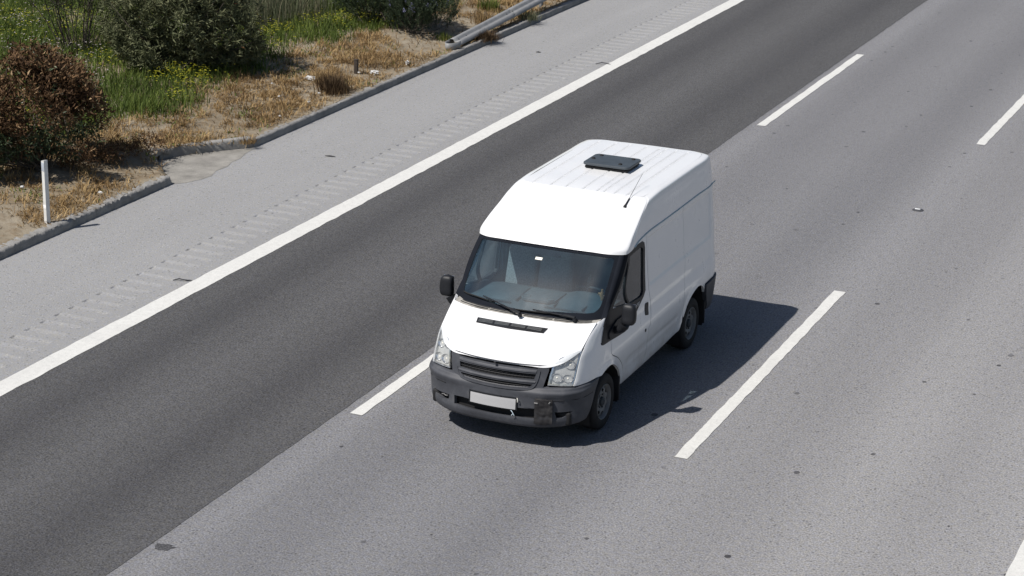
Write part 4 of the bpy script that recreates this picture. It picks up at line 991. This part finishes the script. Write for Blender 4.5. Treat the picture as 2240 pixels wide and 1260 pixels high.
kr=kerb('kerb',[(-8.93,8.82),(-8.93,70)],.125,.15,M['kerb'],.004,2,.05); tag(kr,'long straight concrete kerb running from the drain inlet away past the guardrail','kerb')
ki=kerb('drain_kerb',[(-8.95,8.80),(-9.38,8.28),(-9.71,7.82),(-9.90,7.42)],.175,.15,M['kerb'],.004,3,side=-1); tag(ki,'angled concrete kerb wall at the back of the drain inlet','kerb')
ke=kerb('drain_edging',[(-9.93,7.36),(-9.72,7.12),(-9.50,6.86),(-9.22,6.52)],.09,.07,M['apron'],.006,4,side=-1); tag(ke,'low curved concrete edging on the near side of the drain inlet','edging')
tag(mesh_obj('drain_apron',[(a,b,.004) for a,b in [(-8.78,6.45),(-8.66,6.75),(-8.63,7.0),(-8.72,7.25),(-8.70,7.6),(-8.79,7.85),(-8.77,8.1),(-8.86,8.4),(-8.88,8.62)]+[( -8.93,8.80),(-9.38,8.28),(-9.71,7.82),(-9.95,7.36),(-9.62,6.98),(-9.20,6.52),(-8.93,6.28)]],[tuple(range(16))],M['apron']),kind='structure')
rk=MB()
for k,(x,y,s) in enumerate(((-9.95,7.38,.11),(-9.82,7.52,.07),(-9.88,7.25,.06))): rk.box((x,y,.10+s*.4),(s*1.6,s*1.3,s),s*.25,Matrix.Rotation(k*.7,3,'Z'))
tag(rk.build('concrete_rubble',M['apron']),'broken concrete lump where the inlet kerb wall meets its low edging','rubble')
# marker posts
wpst=empty('marker_post',(-9.16,3.36,.185),label='tall narrow white marker post standing on the verge in front of the brown bush',cat='marker post')
wm=simple('white_post_plastic',(.62,.62,.60),.5,nscale=6,var=.10)
mb=MB()
rows=[[(.045*c-.0,.030*s_,z) for c,s_ in ((1,.3),(.85,1),(-.85,1),(-1,.3),(-.85,-1),(.85,-1))] for z in (-.1,.2,.6,.88)]+[[(.045*c,.030*s_,.895+.012*c) for c,s_ in ((1,.3),(.85,1),(-.85,1),(-1,.3),(-.85,-1),(.85,-1))]]
mb.loft(rows,close=True); mb.bm.verts.ensure_lookup_table(); mb.bm.faces.new([mb.bm.verts[i] for i in range(24,30)]); mb.build('post_body',wm,wpst,sharp=30)
MB().box((0,-.031,.80),(.072,.004,.13),.001).build('reflector_band',simple('post_band_grey',(.42,.46,.52),.35),wpst)
MB().box((0,-.031,.19),(.072,.004,.055),.001).build('reflector_strip',simple('post_strip_white',(.85,.85,.85),.4),wpst)
wpst.rotation_euler=(R(.4),R(1.6),R(-24))
dz=float(hgt(-9.7,13.85))
mb=MB().box((-9.70,13.85,dz+.11),(.075,.05,.32),.006).box((-9.70,13.85,dz+.275),(.082,.056,.014),.003)
tag(mb.build('stub_post',simple('rusty_dark_post',(.035,.026,.020),.8,nscale=30,var=.4)),'short dark rusty stub post on the dry grass by the white litter','post')
# guardrail
gal=simple('galvanised_rail',(.20,.203,.205),.6,.0,nscale=7,var=.14)
grd=empty('guardrail',(-9.0,16.2,.2),label='galvanised steel guardrail with ramped down end beside the far kerb',cat='guardrail')
def rel(rows): return [[(p_[0]+9.0,p_[1]-16.2,p_[2]-.2) for p_ in r] for r in rows]
prof=[(-.13,.0),(-.115,.02),(-.075,.045),(-.045,.045),(-.015,.018),(.015,.018),(.045,.045),(.075,.045),(.115,.02),(.13,.0)]
def rail(y0,y1,n):
    rows=[]
    for y in np.linspace(y0,y1,n):
        zc=float(np.interp(y,[16.6,17.2,18.8,21.3,24.5,29,70],[.20,.225,.29,.40,.56,.72,.78])); cx=-9.17; th=R(float(np.interp(y,[16.6,21,26,32],[24,30,45,70])))
        ac=np.array([-math.cos(th),0,math.sin(th)]); no=np.array([math.sin(th),0,math.cos(th)])
        rows.append([tuple(np.array([cx,y,zc])+ac*a_+no*b_) for a_,b_ in prof])
    return rows
for y0,y1 in ((17.05,19.75),(19.75,23.8),(23.8,27.9),(27.9,40),(40,66)):
    R_=rail(y0,y1+.12,16); mb=MB(); mb.loft(rel(R_)); rb=mb.build('rail_beam',gal,grd,sharp=70)
    m_=rb.modifiers.new('solid','SOLIDIFY'); m_.thickness=.006; m_.offset=0
for y in (17.25,17.6,19.6,19.9,21.2,21.5,23.9):
    q=rail(y,y+.01,2)[0]; a_=np.array(q[5])-np.array([-9.0,16.2,.2]); MB().tube([tuple(a_),tuple(a_+np.array([.008,0,.012]))],.014,8).build('bolt',simple('bolt_head',(.05,.05,.05),.5),grd)
mb=MB(); rows=[]
for k in range(15):
    a=math.pi*(-.05+1.1*k/14); cx,cy=-9.16,17.0
    px,py=cx+.135*math.cos(a),cy-.30*math.sin(a); rows.append([(px,py,.10),(px,py,.27)])
rows.append([(-9.30,17.3,.12),(-9.30,17.3,.27)])
mb.loft(rel(rows)); e=mb.build('end_terminal',gal,grd,sharp=80); m_=e.modifiers.new('solid','SOLIDIFY'); m_.thickness=.012
for y in (21.6,23.6,25.6,27.6,29.6,31.6,33.6,35.6,37.6,39.6):
    q=rail(y,y+.01,2)[0]; c=np.array(q[4]); zt=c[2]+.05
    MB().box((c[0]-.09+9.0,y-16.2,(zt+.0)/2-.2),(.06,.10,zt),.006).build('rail_post',gal,grd)
# litter
def crumple(name,x,y,sx,sy,sz,mat,seed,lab,cat='litter'):
    r=np.random.default_rng(seed); bm=bmesh.new(); bmesh.ops.create_icosphere(bm,subdivisions=3,radius=1.)
    for v in bm.verts:
        q=v.co; k=1+.35*math.sin(q.x*5+seed)*math.cos(q.y*6+seed*2)+.25*math.sin(q.z*7+q.x*4+seed)+r.normal(0,.06); v.co=Vector((q.x*sx*k,q.y*sy*k,q.z*sz*k))
    z=float(hgt(x,y))+.05; mb=MB(); mb.bm.free(); mb.bm=bm
    o=mb.build(name,mat,sharp=30); o.location=(x,y,z); return tag(o,lab,cat)
pw=simple('white_litter',(.52,.52,.51),.6,nscale=12,var=.08)
crumple('plastic_bag',-9.42,14.05,.075,.04,.035,pw,1,'bright white crumpled litter right of the short dark stub post')
crumple('plastic_bag',-10.06,12.75,.11,.05,.04,pw,5,'wide torn white plastic litter left of the dry brown weed tuft')
crumple('paper_scrap',-9.25,15.1,.04,.035,.04,pw,8,'small upright white scrap on dry grass just left of the guardrail end')
crumple('paper_scrap',-9.30,4.9,.035,.02,.014,pw,11,'flat pale scrap on bare soil between the marker post and the inlet')
crumple('paper_scrap',-10.3,4.3,.025,.02,.014,pw,13,'pale scrap in the shade below the brown bush')
for i,(x,y) in enumerate(((-9.35,11.4),(-9.9,11.3),(-9.5,12.05),(-10.4,11.9),(-9.3,10.3),(-9.62,13.8))):
    o=crumple('paper_scrap',x,y,.020,.015,.012,pw,20+i,'one of several tiny white paper scraps scattered over the dry grass strip'); o['group']='tiny paper scraps on the dry grass'
# ------------------------------------------------------------------ shrubs
def leaves(name,C,D,Ln,Wd,mat,rnd,rng,parent):
    # C (n,3) base, D unit direction; diamond leaf folded a little along its midrib
    n=len(C); r=rng.normal(size=(n,3)); S_=np.cross(D,r); S_/=np.maximum(np.linalg.norm(S_,axis=1,keepdims=True),1e-6); N_=np.cross(S_,D)
    V=np.zeros((n,4,3)); V[:,0]=C; V[:,2]=C+D*Ln[:,None]-N_*(Ln*.12)[:,None]; m_=C+D*(Ln*.45)[:,None]
    V[:,1]=m_+S_*(Wd/2)[:,None]+N_*(Wd*.15)[:,None]; V[:,3]=m_-S_*(Wd/2)[:,None]+N_*(Wd*.15)[:,None]
    return raw_mesh(name,V,4,[(0,1,2),(0,2,3)],mat,rnd,parent)
def unit(v): return v/np.maximum(np.linalg.norm(v,axis=1,keepdims=True),1e-9)
def inblobs(n,blobs,rng,shell=.55):
    w=np.array([b[3]*b[4]*b[5] for b in blobs]); k=rng.choice(len(blobs),n,p=w/w.sum()); d=unit(rng.normal(size=(n,3))); r=shell+(1-shell)*rng.uniform(0,1,n)**.6
    B_=np.array(blobs)[k]; return B_[:,:3]+d*B_[:,3:6]*r[:,None],d
def stems(mb,base,tips,rng,r0=.018,wob=.12):
    for t in tips:
        b=np.array(base)+rng.normal(0,.08,3)*[1,1,0]; t=np.array(t); m1=b+(t-b)*.35+rng.normal(0,wob,3)*[1,1,.3]; m2=b+(t-b)*.7+rng.normal(0,wob,3)*[1,1,.3]
        mb.tube([tuple(b-[0,0,.05]),tuple(m1),tuple(m2),tuple(t)],[r0,r0*.75,r0*.5,r0*.2],5)
bark=simple('grey_brown_bark',(.075,.062,.048),.9,nscale=15,var=.35)
p=np.random.default_rng(3)
# --- oleander: shoots with whorls of long narrow leaves
M['oleander']=m_leaf('oleander_leaf',[(0,(.048,.058,.026)),(.5,(.110,.122,.060)),(.9,(.20,.21,.115)),(.965,(.25,.25,.15)),(.98,(.22,.10,.045)),(1,(.27,.12,.05))],.75,.15)
bz=.33; cx,cy=-12.35,11.75
BL=[(cx-.1,cy,bz+.95,1.15,1.05,.95),(cx+.75,cy+.55,bz+.85,.75,.75,.80),(cx-.65,cy-.25,bz+1.0,.75,.7,.95),(cx+.2,cy+.3,bz+1.75,1.0,.95,.75),(cx+1.0,cy+.75,bz+.55,.45,.45,.5),(cx-.2,cy-.4,bz+.5,.75,.6,.45),(cx-.5,cy+.4,bz+2.1,.8,.8,.6)]
ol=empty('oleander_bush',(cx,cy,bz),label='big dense dark green oleander bush with long narrow leaves behind the yellow flowers',cat='bush')
def localise(o,loc): 
    me=o.data; a=np.zeros(len(me.vertices)*3,np.float32); me.vertices.foreach_get('co',a); a=a.reshape(-1,3)-np.array(loc,np.float32); me.vertices.foreach_set('co',a.ravel()); me.update()
P_,d=inblobs(3600,BL,p,.45); gap=fbm(P_[:,0]*1.0+P_[:,2]*.7,P_[:,1]+P_[:,2]*.5,1.9,77); k=(gap>.39)&(P_[:,2]>bz+.06); P_=P_[k];d=d[k]
sd=unit(d*.6+np.array([0,0,.75])+p.normal(0,.28,d.shape)); nl=12
C_=np.repeat(P_,nl,0)+np.repeat(sd,nl,0)*p.uniform(-.11,.05,(len(P_)*nl,1)); rad=unit(np.cross(np.repeat(sd,nl,0),p.normal(size=(len(P_)*nl,3)))); D_=unit(rad*.85+np.repeat(sd,nl,0)*p.uniform(.2,.9,(len(rad),1)))
rn=np.clip(np.repeat(p.uniform(0,.75,len(P_)),nl)+p.uniform(0,.26,len(C_)),0,1)
o=leaves('crown',C_,D_,p.uniform(.08,.145,len(C_)),p.uniform(.016,.026,len(C_)),M['oleander'],rn,p,ol); localise(o,ol.location)
mb=MB(); stems(mb,(0,0,0),[tuple(q-np.array([cx,cy,bz])) for q in P_[p.choice(len(P_),42)]],p); mb.build('stem',bark,ol)
# --- half dead brown bush at the left edge
br=empty('brown_bush',(-10.75,5.35,.3),label='round half dead bush with dry brown leaves at the left edge above the marker post',cat='bush')
M['dead']=m_leaf('dead_brown_leaf',[(0,(.034,.018,.010)),(.45,(.095,.053,.026)),(.8,(.20,.118,.058)),(1,(.46,.33,.19))],.8,.2)
M['dkgreen']=m_leaf('dark_green_leaf',[(0,(.026,.042,.019)),(.6,(.062,.088,.042)),(1,(.14,.17,.09))],.45,.15)
BB=[(-10.85,5.25,1.25,.95,.95,.80),(-10.45,5.75,1.05,.62,.62,.72),(-11.35,4.55,1.05,.80,.85,.75),(-11.05,5.75,1.72,.5,.5,.45),(-10.75,6.05,1.45,.5,.45,.5),(-11.9,4.0,1.2,.8,.8,.75)]
P_,d=inblobs(15000,BB,p,.5); gap=fbm(P_[:,0]+P_[:,2]*.6,P_[:,1]+P_[:,2]*.6,2.6,88); k=(gap>.41)&(P_[:,2]>.42); P_=P_[k];d=d[k]
isg=(P_[:,2]+.30*(fbm(P_[:,0],P_[:,1],1.5,91)-.5)*2<1.0)&(p.uniform(0,1,len(P_))<.85); isg|=p.uniform(0,1,len(P_))<.06
def clump(Pq,dq,nl,L0,L1,W0,W1,mat,name,parent):
    n=len(Pq)*nl; C_=np.repeat(Pq,nl,0)+p.normal(0,.035,(n,3)); D_=unit(np.repeat(dq,nl,0)*.5+p.normal(0,.7,(n,3))+[0,0,.1]); rn=np.clip(np.repeat(p.uniform(0,.7,len(Pq)),nl)+p.uniform(0,.3,n),0,1)
    o=leaves(name,C_,D_,p.uniform(L0,L1,n),p.uniform(W0,W1,n),mat,rn,p,parent); localise(o,parent.location); return o
clump(P_[~isg],d[~isg],3,.06,.115,.022,.040,M['dead'],'dead_foliage',br); clump(P_[isg],d[isg],3,.06,.10,.018,.030,M['dkgreen'],'green_foliage',br)
mb=MB(); stems(mb,(.1,-.1,0),[tuple(q-np.array(br.location)) for q in P_[p.choice(len(P_),46)]],p,.016)
[mb.tube([tuple(a_),tuple(a_+b_*.5),tuple(a_+b_)],[.006,.005,.002],5) for a_,b_ in [(q-np.array(br.location),unit(dq_[None]+p.normal(0,.4,(1,3))+[0,0,.3])[0]*p.uniform(.12,.34)) for q,dq_ in [(P_[i],d[i]) for i in p.choice(len(P_),70)]]]
mb.build('stem',bark,br)
# drooping twigs of the same bush over the bare soil on its right
tw=empty('shaded_scrub',(-10.1,6.4,.28),label='low tangle of dark brown scrub on the soil right of the brown bush',cat='scrub')
Q,dq=inblobs(900,[(-10.15,6.35,.36,.35,.5,.16),(-9.95,7.1,.36,.3,.5,.13),(-10.35,5.75,.42,.3,.4,.22)],p,.2); k=Q[:,2]>.27; clump(Q[k],dq[k],3,.04,.08,.012,.022,M['dead'],'foliage',tw)
# --- open multi-stemmed shrub behind the brown bush
bs=empty('open_shrub',(-14.9,12.2,.36),label='thin many stemmed shrub with sparse light leaves behind the brown bush',cat='shrub')
mb=MB(); tips=[]
for k in range(24):
    a=k/24*6.28+p.normal(0,.35); rr=p.uniform(.35,1.35); t=np.array([math.cos(a)*rr,math.sin(a)*rr,p.uniform(1.5,2.5)]); b=np.array([math.cos(a)*.26,math.sin(a)*.26,-.05])*p.uniform(.3,1.2); m1=b+(t-b)*.35+p.normal(0,.07,3)+[0,0,.12]; m2=b+(t-b)*.7+p.normal(0,.09,3)+[0,0,.12]; rb=p.uniform(.007,.015)
    mb.tube([tuple(b),tuple(m1),tuple(m2),tuple(t)],[rb,rb*.8,rb*.5,.004],6)
    for q in range(6):
        f=p.uniform(.35,.95); s0=(b*(1-f/.35)+m1*f/.35) if f<.35 else ((m1+(m2-m1)*(f-.35)/.35) if f<.7 else (m2+(t-m2)*(f-.7)/.3)); e=s0+unit(p.normal(size=(1,3)))[0]*p.uniform(.2,.5)*np.array([1,1,.5])+[0,0,.25]; mb.tube([tuple(s0),tuple((s0+e)/2+p.normal(0,.04,3)),tuple(e)],[.008,.006,.003],5); tips.append(e); tips.append((s0+e)/2)
    tips+= [t,m2]
mb.build('stem',simple('dark_bark',(.045,.036,.028),.9,nscale=15,var=.35),bs)
tips=np.array(tips); n=6500; C_=tips[p.choice(len(tips),n)]+p.normal(0,.14,(n,3)); D_=unit(p.normal(size=(n,3))+[0,0,.4])
M['light']=m_leaf('light_green_leaf',[(0,(.03,.045,.016)),(.6,(.06,.085,.03)),(1,(.11,.13,.05))],.6,.3)
leaves('foliage',C_,D_,p.uniform(.035,.07,n),p.uniform(.012,.020,n),M['light'],p.uniform(0,1,n),p,bs)
# --- rosemary with pale blue flowers
def rosemary(cx,cy,blobs,nsh,label,flower,seed):
    q=np.random.default_rng(seed); z0=float(hgt(cx,cy)); rt=empty('rosemary_bush',(cx,cy,z0),label=label,cat='bush')
    P_,d=inblobs(nsh,blobs,q,.45); k=P_[:,2]>.06; P_=P_[k];d=d[k]; sd=unit(d*.55+np.array([0,0,.95])+q.normal(0,.22,d.shape)); Ls=q.uniform(.16,.34,len(P_)); nn=34
    t=q.uniform(0,1,(len(P_),nn)); C_=(P_[:,None]+sd[:,None]*(t*Ls[:,None])[:,:,None]).reshape(-1,3); S2=np.repeat(sd,nn,0); rad=unit(np.cross(S2,q.normal(size=S2.shape))); D_=unit(rad*.75+S2*.7)
    rn=np.clip(np.repeat(q.uniform(0,.8,len(P_)),nn)+q.uniform(0,.2,len(C_)),0,1)
    leaves('foliage',C_,D_,q.uniform(.030,.050,len(C_)),q.uniform(.006,.010,len(C_)),M['rosemary'],rn,q,rt)
    if flower:
        fk=(P_[:,0]<flower[0])&(q.uniform(0,1,len(P_))<flower[1])&(d[:,2]>-.1); m=12; t=q.uniform(.25,1,(fk.sum(),m)); C_=(P_[fk][:,None]+sd[fk][:,None]*(t*Ls[fk][:,None])[:,:,None]).reshape(-1,3)+q.normal(0,.012,(fk.sum()*m,3))
        leaves('blossom',C_,unit(q.normal(size=C_.shape)),q.uniform(.022,.038,len(C_)),q.uniform(.016,.026,len(C_)),M['blossom'],q.uniform(0,1,len(C_)),q,rt)
    mb=MB(); stems(mb,(0,0,0),[tuple(v) for v in P_[q.choice(len(P_),26)]],q,.014); mb.build('stem',bark,rt)
M['rosemary']=m_leaf('rosemary_needle',[(0,(.014,.025,.013)),(.6,(.036,.055,.028)),(1,(.09,.115,.06))],.6,.1)
M['blossom']=m_leaf('pale_blue_blossom',[(0,(.20,.20,.36)),(1,(.42,.42,.62))],.7,.2)
rosemary(-11.35,17.55,[(0,0,.55,.62,.6,.62),(-.35,-.1,.65,.45,.5,.6),(.3,.3,.7,.5,.5,.6)],1500,'rounded rosemary bush covered in pale blue flowers, left half of the dark pair','' or (9.,.62),5)
rosemary(-10.35,17.45,[(0,0,.45,.50,.55,.50),(.38,.4,.40,.40,.45,.42),(-.1,.45,.6,.5,.5,.5)],1400,'dark green rosemary bush with almost no flowers beside the sandy path',(9.,.05),6)
# --- weeds
def tuft(name,x,y,h,r,n,mat,label,seed,cat='weed',lean=.55):
    q=np.random.default_rng(seed); z=float(hgt(x,y)) if x<-9.03 else .1; px=q.normal(0,r*.45,n); py=q.normal(0,r*.45,n); az=np.arctan2(py,px)+q.normal(0,.6,n)
    o=blades(name,px,py,np.zeros(n),q.uniform(.35,1,n)*h,q.uniform(.008,.016,n),q.uniform(.1,lean,n),mat,q.uniform(0,1,n),q,kind=None,az=az); o.location=(x,y,z-.01); return tag(o,label,cat)
M['brownweed']=m_leaf('brown_weed',[(0,(.040,.025,.014)),(.6,(.090,.058,.032)),(1,(.17,.115,.065))],.9,.15)
tuft('dry_weed',-9.42,12.45,.46,.30,520,M['brownweed'],'dark brown dry weed tuft standing on the straw in front of the stub post',1)
tuft('dry_weed',-9.75,12.75,.34,.22,240,M['dry'],'pale dry weed tuft left of the dark brown one',2)
tuft('kerb_weed',-9.03,18.15,.26,.30,620,M['brownweed'],'brown green weed clump spilling over the far kerb in front of the guardrail',3,lean=.9)
tuft('kerb_weed',-9.05,20.4,.22,.26,300,M['weed'],'smaller weed clump on the far kerb at the top of the view behind the rail',4,lean=.9)
tuft('dry_weed',-9.5,19.3,.36,.25,300,M['dry'],'straw coloured tuft at the end of the sandy path beside the guardrail',5)
tuft('green_weed',-10.05,20.6,.34,.25,260,M['grass'],'bright green leafy weed behind the guardrail near the top edge',6)
tuft('green_weed',-9.62,17.5,.22,.16,160,M['grass'],'small green weed by the sandy path near the rosemary shadow',7)
tuft('kerb_weed',-9.02,8.72,.20,.16,140,M['dry'],'dry weed growing in the joint between inlet wall and kerb',8,lean=.8)
# ------------------------------------------------------------------ driver
def driver():
    m=NT('driver_cloth_skin'); z=m.sep(m.obj()); 
    ver=[(0,0,0),(0,.02,.22),(0,.05,.40),(0,.04,.50),(0,.01,.575),(0,-.02,.66),(0,-.03,.75),   # pelvis..neck..head 0-6
      (.17,.05,.45),(.24,-.10,.22),(.185,-.36,.19),(.175,-.43,.205),                              # left arm 7-10
      (-.17,.05,.45),(-.24,-.10,.22),(-.17,-.36,.19),(-.155,-.43,.205),                           # right arm
      (.11,-.08,-.01),(.14,-.46,.02),(.14,-.56,-.38),(.14,-.68,-.42),(-.11,-.08,-.01),(-.14,-.46,.02),(-.14,-.56,-.38),(-.14,-.68,-.42)]
    ed=[(0,1),(1,2),(2,3),(3,4),(4,5),(5,6),(3,7),(7,8),(8,9),(9,10),(3,11),(11,12),(12,13),(13,14),(0,15),(15,16),(16,17),(17,18),(0,19),(19,20),(20,21),(21,22)]
    rad=[(.15,.12),(.15,.115),(.17,.12),(.12,.09),(.058,.058),(.082,.10),(.074,.088),(.075,.075),(.05,.05),(.036,.036),(.030,.022),(.075,.075),(.05,.05),(.036,.036),(.030,.022),(.09,.09),(.07,.07),(.05,.05),(.04,.04),(.09,.09),(.07,.07),(.05,.05),(.04,.04)]
    for sx in (1,-1):      # five fingers wrapped over the rim
        wr=10 if sx>0 else 14; base=np.array(ver[wr])
        for k,(oy,ln) in enumerate(((-.026,.060),(-.009,.068),(.009,.064),(.025,.052))):
            i=len(ver); ver+= [tuple(base+[oy,-.045,.012]),tuple(base+[oy,-.045-ln*.5,.006]),tuple(base+[oy*.9,-.045-ln*.75,-.030])]; ed+=[(wr,i),(i,i+1),(i+1,i+2)]; rad+=[(.0105,.0105),(.0095,.0095),(.0075,.0075)]
        i=len(ver); ver+=[tuple(base+[-sx*.036,-.02,.006]),tuple(base+[-sx*.052,-.048,-.004])]; ed+=[(wr,i),(i,i+1)]; rad+=[(.012,.012),(.009,.009)]
    me=bpy.data.meshes.new('person'); me.from_pydata(ver,ed,[]); o=bpy.data.objects.new('person',me); COL.objects.link(o)
    sk_=o.modifiers.new('skin','SKIN'); 
    if not me.skin_vertices: 
        bm=bmesh.new(); bm.from_mesh(me); bm.verts.layers.skin.verify(); bm.to_mesh(me); bm.free()
    for i,r in enumerate(rad): me.skin_vertices[0].data[i].radius=r
    me.skin_vertices[0].data[0].use_root=True
    o.modifiers.new('sub','SUBSURF').levels=2; o.modifiers['sub'].render_levels=2
    o.location=(.45,1.13,1.10)
    skin=m.math('MAXIMUM',m.math('GREATER_THAN',z[2],.555),m.math('LESS_THAN',m.math('ADD',z[1],m.math('MULTIPLY',z[2],.0)),-.37))
    skin=m.math('MULTIPLY',skin,m.math('GREATER_THAN',z[2],.10))
    m.col(m.mix(skin,(.014,.015,.020),(.36,.20,.13))); m.set(Roughness=.75); me.materials.append(m.m)
    tag(o,'driver in dark clothes sitting behind the steering wheel inside the white van','person')
    sm=simple('dark_hair',(.015,.012,.010),.8,nscale=40)
    mb=MB(); rows=[]
    for k in range(9):
        t=k/8*math.pi*.62; rows.append([(.090*math.sin(t)*math.cos(a),-.022+.104*math.sin(t)*math.sin(a)+.012,.735+.105*math.cos(t)) for a in np.linspace(0,2*math.pi,25)[:-1] if True])
    rows=[[p_ if not (p_[1]<-.07 and p_[2]<.745) else (p_[0]*.8,p_[1]*.6,p_[2]+.02) for p_ in r] for r in rows]
    mb.loft(rows,close=True); mb.build('hair',sm,o)
    fm=simple('face_skin',(.34,.19,.125),.6); dk=simple('eye_dark',(.02,.015,.012),.3)
    MB().tube([(0,-.125,.70),(0,-.145,.672),(0,-.128,.662)],[.010,.016,.010],8).build('nose',fm,o)
    for s in (1,-1):
        MB().lathe([(.011,.0),(.008,.006),(.0,.008)],10,'Z',(s*.032,-.118,.700)).build('eye',dk,o); MB().tube([(s*.082,-.02,.72),(s*.094,-.012,.70),(s*.084,-.02,.66)],[.012,.014,.008],8).build('ear',fm,o)
    MB().tube([(-.026,-.118,.632),(0,-.126,.630),(.026,-.118,.632)],[.004,.007,.004],6).build('mouth',simple('lip',(.25,.10,.08),.5),o)
driver()
